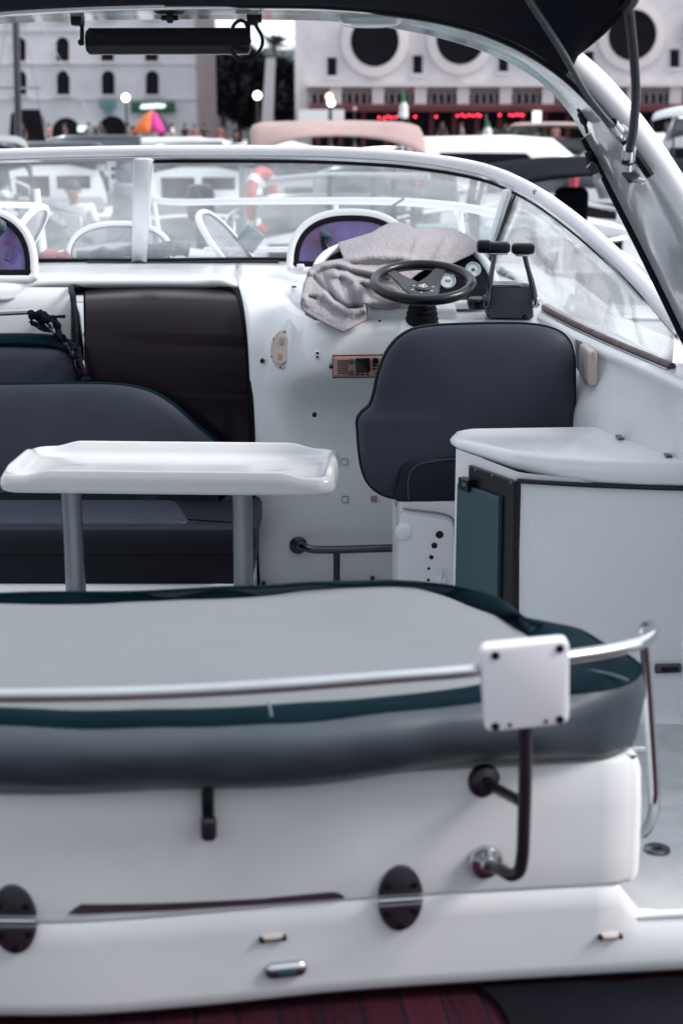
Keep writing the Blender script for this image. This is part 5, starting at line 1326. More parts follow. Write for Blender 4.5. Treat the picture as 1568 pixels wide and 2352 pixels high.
tree(690, 330, 134, 9.0, 2.8, 15, 'dark tree half hidden by the end of the market hall')
tree(470, 330, 136, 8.6, 2.6, 16, 'dark tree half hidden by the white building')
for q in (0,):
    pts0, pts1 = vrect([(596, 345), (624, 345)], 104), vrect([(611, 133), (632, 133)], 104)
    pr_ = B(); r0_ = [pts0[0], pts0[1], pts0[1]+V((0, .9, 0)), pts0[0]+V((0, .9, 0))]; r1_ = [pts1[0], pts1[1], pts1[1]+V((0, .7, 0)), pts1[0]+V((0, .7, 0))]
    for p in r0_: p.z = QZ
    pil = E('monument_pillar', 'tall pale leaning pillar standing between the trees', 'pillar', V(((r0_[0].x+r0_[1].x)/2, 104.4, QZ)))
    pr_.rings([r0_, r1_]).build('shaft', M['trim'], pil, smooth=False)
    B().box(V(((r0_[0].x+r0_[1].x)/2, 104.4, QZ+.3)), (1.7, 1.6, .6), bev=.05).build('plinth', M['stone'], pil, smooth=False)
pb_ = P(636, 330, 150); pb_.z = QZ; pc = P(630, 108, 150)
pt = E('palm_tree', 'single palm with fan of dark fronds against the bright sky', 'palm', pb_)
B().tube([pb_, pb_.lerp(pc, .5)+V((.3, 0, 0)), pc], [.35, .28, .22], 10, k=4).build('trunk', M['trunk'], pt)
rnd = random.Random(5)
for i in range(22):
    a = 2*PI*i/22+rnd.uniform(-.1, .1); el = rnd.uniform(-.3, 1.1); L_ = 2.5*rnd.uniform(.8, 1.1)
    d_ = V((math.cos(a)*math.cos(el), math.sin(a)*math.cos(el), math.sin(el)))
    sp_ = [pc+d_*(L_*t)+V((0, 0, -L_*.35*t*t)) for t in (0, .25, .5, .75, 1)]
    b = B(); s_ = d_.cross(UP).normalized()
    for j in range(13):
        t = .12+.86*j/12; p = pc+d_*(L_*t)+V((0, 0, -L_*.35*t*t)); w_ = .62*math.sin(PI*min(1, t*.9+.1))+.06
        for s2 in (-1, 1):
            e_ = p+s_*s2*w_+d_*.3-UP*.2
            b.add([p-d_*.05, p+d_*.07, e_], [(0, 1, 2)])
    b.tube(sp_, .03, 5); b.build('frond', M['palmleaf'], pt, smooth=False)

# ---- street lamps with lit globes
def lamp(px, py, Y, mt, label, r_=.22):
    g0 = P(px, py, Y); b = V((g0.x, Y, QZ))
    t = E('street_lamp', label, 'street lamp', b)
    B().tube([b, V((b.x, Y, g0.z-r_))], [.09, .05], 8).build('post', M['bsteel'], t)
    B().lathe(b, UP, [(.2, 0), (.2, .3), (.1, .5)], 12).build('base', M['bsteel'], t)
    B().sphere(g0, r_, 18, 12).build('globe', mt, t)
lamp(289, 224, 84, M['lampw'], 'street lamp with lit white globe by the white building left of the green sign', .2)
lamp(591, 219, 88, M['lampw'], 'street lamp with lit white globe in front of the dark trees')
lamp(756, 222, 92, M['lampy'], 'street lamp with lit amber globe in front of the market hall')
lamp(760, 236, 86, M['lampw'], 'street lamp with lit white globe just below the amber one', .2)
lamp(814, 250, 90, mat('globe_dim', (.6, .42, .45), .4, var=0), 'street lamp with small dull unlit globe at the market hall', .12)
for i, (x, y) in enumerate(((870, 270), (882, 271), (891, 268), (899, 270), (909, 269), (953, 268), (1001, 268), (1050, 266), (1060, 264), (1068, 267), (1077, 264), (1086, 266), (1096, 264), (1102, 266), (1147, 264), (1170, 264), (1178, 265), (1186, 263), (1193, 264), (1200, 264))):
    B().sphere(P(x, y, 88), .055, 10, 8).build('red_lamp', M['lampr'], None, 'small glowing red lamp in the row under the wine red awning of the market hall', 'lamp', 'red lamps under the awning')

# ================================================================== PEOPLE
def skinned(name, nodes, edges, m, parent, sub=1):
    me = bpy.data.meshes.new(name); off = wloc(parent)
    keys = list(nodes); idx = {k: i for i, k in enumerate(keys)}
    me.from_pydata([V(nodes[k][0])-off for k in keys], [(idx[a], idx[b]) for a, b in edges], [])
    o = bpy.data.objects.new(name, me); COL.objects.link(o); o.parent = parent; OFF[o.name] = off
    md = o.modifiers.new('skin', 'SKIN'); md.use_smooth_shade = True
    sv = me.skin_vertices[0].data
    for k in keys:
        r_ = nodes[k][1]; sv[idx[k]].radius = (r_, r_) if not isinstance(r_, tuple) else r_
        sv[idx[k]].use_root = False
    sv[0].use_root = True
    s = o.modifiers.new('smooth', 'SUBSURF'); s.levels = sub; s.render_levels = sub
    me.materials.append(m); return o
def person(label, base, face, pose, shirt, trousers, hair, h=1.72, group=None, detail=True):
    """pose: joints in metres for a 1.72 m figure, x right of the figure, y ahead, z up"""
    r_ = E('person', label, 'person', base, group)
    c, s = math.cos(face), math.sin(face); k = h/1.72
    def W(p): return V(base)+V((p[0]*c-p[1]*s, p[0]*s+p[1]*c, p[2]))*k
    n = {}; e = []
    def nd(key, p, r_, to=None):
        n[key] = (W(p), r_*k if not isinstance(r_, tuple) else (r_[0]*k, r_[1]*k))
        if to: e.append((to, key))
    J = pose
    nd('pelvis', J['pelvis'], .115); nd('waist', J['waist'], .105, 'pelvis'); nd('chest', J['chest'], .125, 'waist'); nd('nbase', J['nbase'], .065, 'chest'); nd('neck', J['neck'], .05, 'nbase')
    hd_ = J['head']; f_ = J.get('look', (0, 1, 0))
    nd('jaw', (hd_[0]+f_[0]*.03, hd_[1]+f_[1]*.03, hd_[2]-.07), .066, 'neck'); nd('head', hd_, .088, 'jaw'); nd('crown', (hd_[0], hd_[1]-.01, hd_[2]+.075), .062, 'head')
    for sd in ('L', 'R'):
        nd('sh'+sd, J['sh'+sd], .058, 'chest'); nd('el'+sd, J['el'+sd], .042, 'sh'+sd); nd('wr'+sd, J['wr'+sd], .029, 'el'+sd)
        w_ = V(J['wr'+sd]); d_ = (w_-V(J['el'+sd])).normalized(); pm = w_+d_*.07
        nd('pm'+sd, tuple(pm), .034, 'wr'+sd)
        if detail:
            lat_ = d_.cross(V((0, 1, .3))).normalized()
            for q in range(4):
                f0 = pm+lat_*(.024-.016*q)+d_*.02; ln = (.065, .075, .07, .055)[q]
                nd('f%d%s' % (q, sd), tuple(f0), .010, 'pm'+sd); nd('g%d%s' % (q, sd), tuple(f0+d_*ln*.6+V((0, .015, -.01))), .0085, 'f%d%s' % (q, sd)); nd('h%d%s' % (q, sd), tuple(f0+d_*ln+V((0, .03, -.02))), .007, 'g%d%s' % (q, sd))
            t0 = w_+d_*.03+lat_*.035; nd('t'+sd, tuple(t0), .011, 'wr'+sd); nd('u'+sd, tuple(t0+d_*.045+lat_*.015), .009, 't'+sd)
        nd('hip'+sd, J['hip'+sd], .085, 'pelvis'); nd('kn'+sd, J['kn'+sd], .056, 'hip'+sd); nd('an'+sd, J['an'+sd], .038, 'kn'+sd)
        a_ = J['an'+sd]; tf = J.get('toe'+sd, (a_[0], a_[1]+.17, a_[2]-.05)); nd('toe'+sd, tf, .032, 'an'+sd)
    skinned('body', n, e, M['skin'], r_, 1)
    def sub_(name, keys, grow, m, extra=()):
        nn = {q: (n[q][0], n[q][1]+grow) for q in keys}
        for q, a, b, t, rr_ in extra: nn[q] = (n[a][0].lerp(n[b][0], t), rr_*k)
        ee = [x for x in e if x[0] in nn and x[1] in nn]+[(a, q) for q, a, b, t, rr_ in extra]
        skinned(name, nn, ee, m, r_, 1)
    sub_('shirt', ['waist', 'chest', 'nbase', 'shL', 'shR'], .018, shirt, (('xL', 'shL', 'elL', .75, .062), ('xR', 'shR', 'elR', .75, .062), ('hem', 'waist', 'pelvis', .6, .135)))
    sub_('trousers', ['pelvis', 'hipL', 'hipR', 'knL', 'knR'], .018, trousers, (('yL', 'knL', 'anL', .9, .06), ('yR', 'knR', 'anR', .9, .06)))
    for sd in ('L', 'R'):
        nn = {'an': (n['an'+sd][0]-V((0, 0, .02)), .05*k), 'toe': (n['toe'+sd][0], .045*k)}
        skinned('shoe', nn, [('an', 'toe')], M['black'], r_, 1)
    hc = W((hd_[0]-f_[0]*.018, hd_[1]-f_[1]*.018, hd_[2]+.035))
    hr = B().sphere(hc, .098*k, 14, 10, (1, 1, .95)); hr.v = [p if p.z > hc.z-.03*k else V((p.x, p.y, hc.z-.03*k)) for p in hr.v]
    hr.build('hair', hair, r_)
    ff = V((f_[0]*c-f_[1]*s, f_[0]*s+f_[1]*c, 0)).normalized(); sd_ = V((ff.y, -ff.x, 0)); hw = W(hd_)
    B().tube([hw+ff*.085*k+V((0, 0, .01)), hw+ff*.112*k-V((0, 0, .02)), hw+ff*.088*k-V((0, 0, .03))], .013*k, 8).build('nose', M['skin'], r_)
    for q in (-1, 1): B().sphere(hw+ff*.082*k+sd_*.032*q*k+V((0, 0, .015)), .011*k, 8, 6).build('eye', M['black'], r_)
    B().tube([hw+ff*.088*k+sd_*.022*q*k-V((0, 0, .055*k)) for q in (-1, 0, 1)], .006*k, 6).build('mouth', M['redpaint'], r_)
    for q in (-1, 1): B().sphere(hw+sd_*.09*q*k, .022*k, 8, 6, (.6, .7, 1.3)).build('ear', M['skin'], r_)
    return r_
STAND = dict(pelvis=(0, 0, .93), waist=(0, 0, 1.08), chest=(0, 0, 1.28), nbase=(0, 0, 1.43), neck=(0, .01, 1.49), head=(0, .03, 1.61),
    shL=(-.18, 0, 1.39), elL=(-.23, -.02, 1.11), wrL=(-.22, .06, .87), shR=(.18, 0, 1.39), elR=(.23, -.02, 1.11), wrR=(.22, .06, .87),
    hipL=(-.095, 0, .88), knL=(-.10, .03, .48), anL=(-.10, 0, .08), hipR=(.095, 0, .88), knR=(.10, .03, .48), anR=(.11, 0, .08))
WALK = dict(STAND, knL=(-.09, .16, .50), anL=(-.09, .22, .10), knR=(.09, -.02, .48), anR=(.09, -.30, .13), elL=(-.23, -.12, 1.12), wrL=(-.22, -.10, .88), elR=(.23, .06, 1.12), wrR=(.21, .22, .93))
SIT = dict(pelvis=(0, 0, .52), waist=(0, .03, .66), chest=(0, .08, .86), nbase=(0, .12, 1.0), neck=(0, .15, 1.06), head=(0, .18, 1.17),
    shL=(-.19, .09, .96), elL=(-.27, .16, .69), wrL=(-.13, .36, .60), shR=(.19, .09, .96), elR=(.27, .16, .69), wrR=(.13, .36, .60),
    hipL=(-.10, .05, .50), knL=(-.17, .45, .52), anL=(-.15, .46, .10), hipR=(.10, .05, .50), knR=(.17, .45, .52), anR=(.15, .46, .10))
M['tshirt'] = mat('white_tshirt', (.66, .68, .70), .85, var=.06)
M['denim'] = mat('dark_trousers', (.06, .07, .085), .85, var=.15)
M['hair'] = mat('dark_hair', (.015, .013, .015), .6, var=.2)
M['greyshirt'] = mat('grey_shirt', (.24, .25, .27), .85, var=.1)
M['darkshirt'] = mat('dark_shirt', (.03, .03, .04), .85, var=.2)
M['pinkshirt'] = mat('pink_shirt', (.38, .16, .17), .85, var=.2)
hz = P(174, 436, 17.5)
sb = V((hz.x, 17.5, hz.z-1.17))
person('man in white T-shirt and dark trousers sitting with hands between his knees behind the windscreen', sb, PI, SIT, M['tshirt'], M['denim'], M['hair'])
pz0 = sb.z
# floating pontoon he sits by, on a low locker
po_ = B().box((sb.x+4, 17.6, pz0-.06), (22, 1.8, .12), bev=.02).build('pontoon', M['stone'], None, kind='structure')
lk = E('dock_locker', 'low white dock locker under the seated man', 'locker', V((sb.x, 17.5, pz0)))
B().box((sb.x, 17.42+.12, pz0+.19), (1.5, .5, .38), bev=.02).build('box', M['hullg'], lk); B().box((sb.x, 17.42+.12, pz0+.40), (1.54, .54, .04), bev=.01).build('lid', M['hullw'], lk)
crowd = [(52, 76, STAND, 'darkshirt', 'denim', 2.8, 'person in dark clothes standing before the dark doorway of the white building'),
 (150, 74, WALK, 'darkshirt', 'denim', 1.2, 'person in dark clothes walking before the first archway'),
 (205, 75, STAND, 'greyshirt', 'denim', 3.0, 'person in grey shirt standing between the two archways'),
 (232, 73, STAND, 'darkshirt', 'denim', 3.3, 'person in dark clothes standing before the second archway'),
 (296, 75, WALK, 'greyshirt', 'denim', 1.8, 'person in grey shirt walking left of the bright parasol'),
 (396, 74, WALK, 'tshirt', 'denim', 1.5, 'person in white shirt walking right of the bright parasol'),
 (425, 76, STAND, 'darkshirt', 'denim', 2.6, 'person in dark clothes standing before the right half of the white building'),
 (1060, 76, WALK, 'greyshirt', 'denim', 1.5, 'person in grey shirt walking before the red lamps'),
 (1160, 77, STAND, 'darkshirt', 'denim', 2.9, 'person in dark clothes standing before the green hedge'),
 (1225, 75, WALK, 'darkshirt', 'denim', 1.9, 'person in dark clothes walking below the white notice board'),
 (468, 78, WALK, 'darkshirt', 'denim', .4, 'person in dark clothes walking on the quay at the right end of the white building'),
 (447, 82, STAND, 'pinkshirt', 'denim', PI, 'person in pink shirt standing on the quay beside the white building'),
 (113, 84, WALK, 'pinkshirt', 'denim', 1.2, 'person in pink shirt walking past the dark doorway of the white building'),
 (372, 83, STAND, 'darkshirt', 'denim', 2.6, 'person in dark clothes standing right of the bright parasol'),
 (330, 82, STAND, 'tshirt', 'denim', 3.4, 'person in white shirt standing under the bright parasol'),
 (505, 80, STAND, 'pinkshirt', 'darkshirt', 2.9, 'person in pink shirt standing before the dark trees'),
 (540, 79, WALK, 'darkshirt', 'denim', 1.7, 'person in dark clothes walking before the dark trees'),
 (1015, 78, STAND, 'darkshirt', 'denim', 3.0, 'person in dark clothes standing on the quay right of the pink canopy boat'),
 (1118, 82, WALK, 'tshirt', 'denim', 1.4, 'person in white shirt walking on the quay before the green hedge'),
 (1275, 80, STAND, 'pinkshirt', 'denim', 3.3, 'person in pink shirt standing on the quay behind the dark canopy boat'),
 (1530, 78, WALK, 'darkshirt', 'denim', 1.9, 'person in dark clothes walking on the quay at the far right'),
 (1555, 80, STAND, 'tshirt', 'denim', 2.7, 'person in white shirt standing on the quay at the far right')]
for px, Y, ps, sh_, tr_, fc, lab in crowd:
    b = P(px, 300, Y); b.z = QZ
    person(lab, b, fc, ps, M[sh_], M[tr_], M['hair'], 1.66+.1*random.random(), 'people on the quay', False)
# bright parasol
pq = P(345, 300, 81); pq.z = QZ; tp2 = P(350, 252, 81)
ps_ = E('parasol', 'orange magenta and black market parasol below the green sign', 'parasol', pq)
B().tube([pq, tp2], .03, 8).build('pole', M['bsteel'], ps_)
pc_ = tp2; seg = []
for i in range(8):
    b = B(); a0, a1 = 2*PI*i/8, 2*PI*(i+1)/8; rows = []
    for t in (0, .35, .7, 1):
        rows.append([pc_+V((math.cos(a)*1.15*t, math.sin(a)*1.15*t, -1.15*t**1.5-.05*(1-math.cos((a-a0)*8)) * t)) for a in (a0, (a0+a1)/2, a1)])
    b.rings(rows, closed=False).build('panel', [mat('parasol_orange', (.85, .20, .04), .7), mat('parasol_magenta', (.55, .03, .25), .7), M['darkshirt']][(2, 2, 1, 0, 0, 0, 1, 2)[i]], ps_, solid=.01)

# ================================================================== OTHER BOATS
def mboat(label, x, Y, head, L_, bm_, fb, hull=None, deck=None, cabin=None, bimini=None, rail=True, screen=True, outboard=False, stripe=None, group='boats moored in the harbour', cat='boat', name='moored_boat', drop=0):
    """a motor boat pointing +y in its own frame, waterline at its origin"""
    hull = hull or M['hullw']; deck = deck or M['hullw']
    r_ = E(name, label, cat, V((x, Y, WZ)), group); save = OFF[r_.name]; OFF[r_.name] = V((0, 0, 0))
    st_ = []
    for t, w, k, zz in ((0, .84, 0, 0), (.15, .92, 0, 0), (.35, 1.0, 0, .0), (.55, .97, .01, .04), (.75, .74, .03, .12), (.9, .38, .06, .2), (1.0, .02, .1, .26)):
        hw = bm_/2*w; y = -L_/2+L_*t; z1 = fb+fb*zz
        st_.append([V((-hw, y, z1)), V((-hw*1.01, y, z1*.85)), V((-hw*.92, y-k*2, .1)), V((-hw*.5, y-k*6, -.25)), V((hw*.5, y-k*6, -.25)), V((hw*.92, y-k*2, .1)), V((hw*1.01, y, z1*.85)), V((hw, y, z1))])
    B().rings([cr(q, 3) for q in st_], closed=False).rings([[q[i] for i in range(8)] for q in st_[:1]], closed=False).add(st_[0], [tuple(range(8))]).build('hull', hull, r_, sharp=50)
    dk = [[V((q[0].x*.97, q[0].y, q[0].z-.03)), V((0, q[0].y, q[0].z+.03)), V((q[7].x*.97, q[0].y, q[0].z-.03))] for q in st_]
    B().surf(dk, 3, 3).build('deck', deck, r_)
    B().tube([q[0]+V((0, 0, .0)) for q in st_]+[q[7] for q in st_[::-1]], .035, 6, k=3).build('rub_rail', stripe or M['alu'], r_)
    if cabin:
        y0, y1, ch_, cw = cabin
        sec = []
        for t, w, hh in ((0, .9, 1.0), (.5, .92, 1.04), (.72, .86, .98), (1, .62, .12)):
            hw = bm_/2*cw*w; y = y0+(y1-y0)*t; zz = fb+ch_*hh
            sec.append(cr([V((-hw, y, fb-.05)), V((-hw*.95, y, fb+ch_*hh*.55)), V((-hw*.78, y, zz)), V((hw*.78, y, zz)), V((hw*.95, y, fb+ch_*hh*.55)), V((hw, y, fb-.05))], 3))
        cb = B().rings(sec, closed=False).add([sec[0][i] for i in range(len(sec[0]))], [tuple(range(len(sec[0])))]).build('cabin', deck, r_, sharp=50)
        for s_ in (-1, 1):
            hw = bm_/2*cw*.93
            pts = [V((s_*(hw+.012), y0+(y1-y0)*a_, fb+ch_*b_)) for a_, b_ in ((.08, .42), (.62, .42), (.52, .80), (.08, .82))]
            B().slab(pts, V((s_, 0, 0)), [(0, -.06), (0, .0)]).build('side_window', M['pane_dark'], cb, smooth=False)
        pts = [V((a_*bm_/2*cw*.62, y0-.012, fb+ch_*b_)) for a_, b_ in ((-1, .15), (-.1, .15), (-.1, .85), (-1, .85))]
        B().slab(pts, V((0, -1, 0)), [(0, -.05), (0, .0)]).build('cabin_door', M['pane_dark'], cb, smooth=False)
        pts = [V((a_*bm_/2*cw*.62, y0-.012, fb+ch_*b_)) for a_, b_ in ((.1, .5), (1, .5), (1, .85), (.1, .85))]
        B().slab(pts, V((0, -1, 0)), [(0, -.05), (0, .0)]).build('window', M['pane_dark'], cb, smooth=False)
    if screen:
        yb = (cabin[0] if cabin else L_*.05); zb = fb+(cabin[2] if cabin else .05); hw = bm_*.36
        row = [[V((-hw, yb-.5, zb)), V((-hw*.8, yb+.15, zb)), V((0, yb+.3, zb)), V((hw*.8, yb+.15, zb)), V((hw, yb-.5, zb))], [V((-hw*.95, yb-.65, zb+.38)), V((-hw*.74, yb-.15, zb+.45)), V((0, yb-.02, zb+.46)), V((hw*.74, yb-.15, zb+.45)), V((hw*.95, yb-.65, zb+.38))]]
        sc_ = B().surf(row, 4, 2).build('windscreen', M['smoked'], r_, solid=.01)
        B().tube(row[1], .022, 6, k=4).build('screen_frame', M['alu'], sc_)
    if rail:
        pts = [q[0]+V((.08, 0, .48)) for q in st_[3:]]+[q[7]+V((-.08, 0, .48)) for q in st_[3:][::-1]]
        rl = B().tube(pts, .022, 6, k=3).build('bow_rail', M['steel'], r_)
        for q in st_[3:-1]:
            for i, s_ in ((0, .08), (7, -.08)): B().tube([q[i]+V((s_, 0, 0)), q[i]+V((s_, 0, .48))], .018, 6).build('stanchion', M['steel'], rl)
    if bimini:
        y0, y1, zb, mt_, sag = bimini; hw = bm_*.46
        rows = []
        for t in (0, .33, .66, 1):
            y = y0+(y1-y0)*t; cz = zb-.10*abs(t-.5)*2
            rows.append([V((-hw, y, cz-sag)), V((-hw*.95, y, cz-.05)), V((-hw*.5, y, cz)), V((hw*.5, y, cz)), V((hw*.95, y, cz-.05)), V((hw, y, cz-sag))])
        if drop: rows.insert(0, [p+V((0, -.30, -drop*(1.3 if j in (0, 5) else 1.25 if j in (1, 4) else .62))) for j, p in enumerate(rows[0])])
        bi = B().surf(rows, 4, 3).build('bimini', mt_, r_, solid=.02)
        for t in (0, .5, 1):
            y = y0+(y1-y0)*t; cz = zb-.10*abs(t-.5)*2
            B().tube([V((-hw*.98, (y0+y1)/2, fb)), V((-hw, y, cz-sag-.03)), V((-hw*.84, y, cz-.11)), V((0, y, cz-.02)), V((hw*.84, y, cz-.11)), V((hw, y, cz-sag-.03)), V((hw*.98, (y0+y1)/2, fb))], .022, 6, k=3).build('bimini_hoop', M['bsteel'], bi)
    if outboard:
        ob = B().box((0, -L_/2-.25, fb+.25), (.42, .55, .55), bev=.12, seg=3).build('outboard_motor', M['black'], r_)
        B().box((0, -L_/2-.25, fb-.45), (.16, .3, .9), bev=.05).build('outboard_leg', M['bsteel'], ob)
    # seats in the cockpit
    s0 = B().box((0, -L_*.32, fb+.12), (bm_*.6, .5, .24), bev=.06, seg=3).build('cockpit_seat', M['greytarp'], r_)
    r_.location = V((x, Y, WZ)); r_.rotation_euler = (0, 0, head); OFF[r_.name] = save
    return r_
M['alu2'] = mat('painted_rail', (.50, .53, .54), .5, var=.1)
M['smoked'] = mat('smoked_screen', (.16, .18, .20), .1, var=0)
def bx(px, Y): return P(px, 330, Y).x
mboat('cabin boat with wide faded pink bimini canopy behind the centre of the windscreen', bx(742, 21), 22.5, R(4), 7.0, 2.5, .9, cabin=(-.2, 2.2, .55, .8), bimini=(-3.0, -.6, 2.35, M['pink'], .16), drop=.25)
mboat('white cabin cruiser with low rounded cabin just above the windscreen rail', bx(1115, 30), 31, R(-80), 8.5, 2.8, 1.0, cabin=(-1.5, 2.6, .95, .9), rail=True, screen=False)
mboat('boat with flat black canopy and dark seats behind the windscreen corner', bx(1405, 12), 14.0, 0, 6.4, 2.3, .8, cabin=(.3, 2.4, .45, .8), bimini=(-2.2, -1.2, 2.0, M['canvas'], .05), drop=.09, screen=False)
dk_ = bpy.data.objects[[o.name for o in bpy.data.objects if o.get('label', '').startswith('boat with flat black')][0]]
B().box(P(1310, 478, 12.6), (.30, .14, .36), bev=.07, seg=4).box(P(1310, 478, 12.75)-V((0, 0, .3)), (.10, .10, .5), bev=.02).build('helm_chair', M['canvas'], dk_)
mboat('small boat with pale pink canopy in the gap left of the arch leg', bx(1285, 42), 43, R(-12), 6.5, 2.6, .9, cabin=(0, 2, .6, .8), bimini=(-2.2, .4, 2.45, M['pink'], .2))
mboat('white boat with grey covered cockpit at the left edge above the windscreen', bx(-150, 20), 20.5, R(12), 6.4, 2.5, .9, cabin=(-.4, 2.2, .5, .82), bimini=(-2.6, -.5, 2.16, M['greytarp'], .35))
mboat('long white boat with red striped gunwale left of the pink bimini boat', bx(330, 36), 37, R(-84), 13.0, 3.0, 1.05, cabin=(-2, 3.4, .85, .75), stripe=M['redpaint'], screen=False)
mboat('white open boat behind the seated man', bx(90, 24), 25, R(12), 6.5, 2.5, .95, cabin=(-.2, 2.0, .6, .8))
mboat('white sport boat with raked screen left of the mullion', bx(250, 27), 28, R(-14), 7.2, 2.7, 1.0, cabin=(-.5, 2.4, .65, .82))
mboat('white day boat behind the glass right of the mullion', bx(440, 24.5), 25.5, R(6), 6.6, 2.6, .9, cabin=(.1, 2.2, .6, .8), outboard=True)
mboat('white fishing boat behind the red life ring', bx(590, 29), 30, R(-20), 7.6, 2.8, 1.05, cabin=(-.6, 2.4, .8, .8), screen=False)
mboat('grey hulled boat right of the red life ring', bx(740, 14.5), 15.5, R(12), 5.8, 2.3, .72, hull=M['hullg'], cabin=(.2, 1.9, .35, .8), screen=True)
mboat('white boat with long rail seen through the right half of the windscreen', bx(905, 18), 18.5, R(-8), 6.2, 2.5, .85, cabin=(-.3, 2.0, .45, .82))
mboat('boat with green canvas cover over its cabin behind the windscreen corner', bx(1045, 11.8), 13.2, R(-6), 5.6, 2.2, .72, cabin=(-1.0, 2.1, .52, .92), deck=M['tarp'], screen=False)
mboat('white boat with brown hull right of the arch leg', bx(1470, 18), 19, R(-62), 7.2, 2.6, .85, hull=M['brown'], cabin=(-.6, 2.2, .55, .8))
mboat('white motor boat at the far right behind the arch leg', bx(1610, 30), 31, R(14), 8.0, 2.9, 1.1, cabin=(-.6, 2.6, .9, .85), bimini=(-3.0, -.9, 2.7, M['hullw'], .2))
mboat('low white boat in front of the brown hulled boat at the right', bx(1500, 11.5), 12.6, R(-30), 5.2, 2.1, .6, screen=False, cabin=(.2, 1.7, .3, .75))
mboat('small white boat with black outboard far left', bx(-90, 15), 16, R(18), 5.6, 2.3, .75, outboard=True)
for i, (px, Y, hd2, lab) in enumerate(((180, 52, 10, 'white cruiser moored at the far quay left of the parasol'), (420, 55, -8, 'white cruiser moored at the far quay below the green sign'), (560, 50, 14, 'white cruiser moored at the far quay before the trees'), (1020, 54, -10, 'white cruiser moored at the far quay below the red lamps'), (1190, 57, 6, 'white cruiser moored at the far quay before the hedge'), (1480, 48, -6, 'white cruiser moored at the far quay right of the arch'))):
    mboat(lab, bx(px, Y), Y, R(hd2), 8.0, 2.8, .8, cabin=(-.6, 2.6, .75, .84), screen=False, hull=M['hullw'] if i % 2 else M['hullg'])

# sailing boat mast and stays at the left
ms = E('sailboat_mast', 'tall bare mast of a sailing boat in front of the white building at the left', 'mast', V((bx(38, 34), 34, WZ)))
m0 = V((bx(40, 34), 34, .3)); m1 = P(34, -60, 34)
B().tube([m0, m1], .085, 10).build('pole', M['dsteel'], ms)
for x, y in ((-30, 345), (110, 345), (250, 345)):
    e_ = P(x, y, 34); B().tube([m1, e_], .008, 5).build('stay', M['alu'], ms)
B().tube([V((m0.x-.6, 34, 2.6)), V((m0.x+.6, 34, 2.6))], .03, 6).build('spreader', M['alu'], ms)
sc0 = P(215, 336, 33.8); sc1 = P(512, 327, 33.8)
B().tube([V((m0.x, 34, sc0.z-.05)), sc0-V((0, 0, .06)), sc1-V((0, 0, .06))], .05, 8).build('boom', M['redpaint'], ms)
B().tube([sc0+V((0, 0, .0)), sc0.lerp(sc1, .3)+V((0, -.03, .03)), sc0.lerp(sc1, .7)+V((0, -.03, .05)), sc1+V((0, 0, .03))], [.05, .11, .10, .06], 10, k=5).build('sail_cover', M['hullw'], ms)
sbh = mboat('white sailing yacht hull under the bare mast at the left', m0.x, 34.5, R(6), 8.5, 2.7, .95, cabin=(-.5, 2.3, .4, .7), screen=False)
# life ring on a post
lp = P(580, 545, 15.8)
lr = E('life_ring', 'red life ring with pale bands hanging edge on from a grey post', 'life ring', P(602, 530, 15.7))
lc = P(602, 458, 15.7); ln_ = V((.93, -.37, 0)); lu = ln_.cross(UP).normalized()
ringp = [lc+lu*(.29*math.cos(2*PI*i/40))+UP*(.29*math.sin(2*PI*i/40)) for i in range(40)]
B().tube(ringp, .062, 12, closed=True).build('ring', M['ringred'], lr)
for i in range(4):
    a = R(45+90*i); q = [lc+lu*(.29*math.cos(a+t))+UP*(.29*math.sin(a+t)) for t in (-.14, 0, .14)]
    B().tube(q, .066, 12).build('band', M['hullw'], lr)
pw = V((P(560, 500, 15.9).x, 15.9, pz0-.3))
lpp = E('dock_post', 'grey dock post beside the red life ring', 'post', pw)
B().tube([pw, V((pw.x, 15.9, P(556, 380, 15.9).z))], .05, 10).build('pole', M['greytarp'], lpp)
B().tube([V((pw.x, 15.9, lc.z+.36)), V((lc.x, 15.75, lc.z+.33))], .02, 6).build('arm', M['bsteel'], lpp)
# rail of the next pontoon, poles and a red flag seen through the windscreen
rl_ = E('pontoon_rail', 'pale horizontal rail with dark posts seen through the right half of the windscreen', 'rail', V((P(780, 410, 12.5).x, 12.5, -.35)))
B().tube([P(622, 414, 12.8), P(720, 405, 12.6), P(850, 403, 12.4), P(985, 405, 12.2)], .028, 8, k=4).build('bar', M['alu2'], rl_)
for x in (757, 858, 950):
    a_ = P(x, 404, 12.5); B().tube([a_, V((a_.x, 12.5, -.4))], .026, 8).build('post', M['bsteel'], rl_)
B().box(V((P(800, 410, 12.5).x, 12.6, -.46)), (3.4, 1.0, .14), bev=.02).build('deck', M['stone'], rl_)
for x, y0_, Y, lab in ((905, 352, 15.0, 'slim dark mooring pole left of the green covered boat'), (966, 350, 15.4, 'slim dark mooring pole with a red pennant beside the green covered boat')):
    a_ = P(x, y0_, Y); pe = E('mooring_pole', lab, 'pole', V((a_.x, Y, WZ)), 'mooring poles')
    B().tube([V((a_.x, Y, WZ-.3)), a_], .035, 8).build('pole', M['bsteel'], pe)
    if x == 966: B().surf([[a_+V((-.14, -.03, -.02)), a_+V((-.05, -.06, -.03)), a_+V((0, -.03, 0))], [a_+V((-.12, -.03, -.34)), a_+V((-.06, -.07, -.38)), a_+V((0, -.03, -.32))]], 3, 3).build('pennant', M['red'], pe, solid=.01)
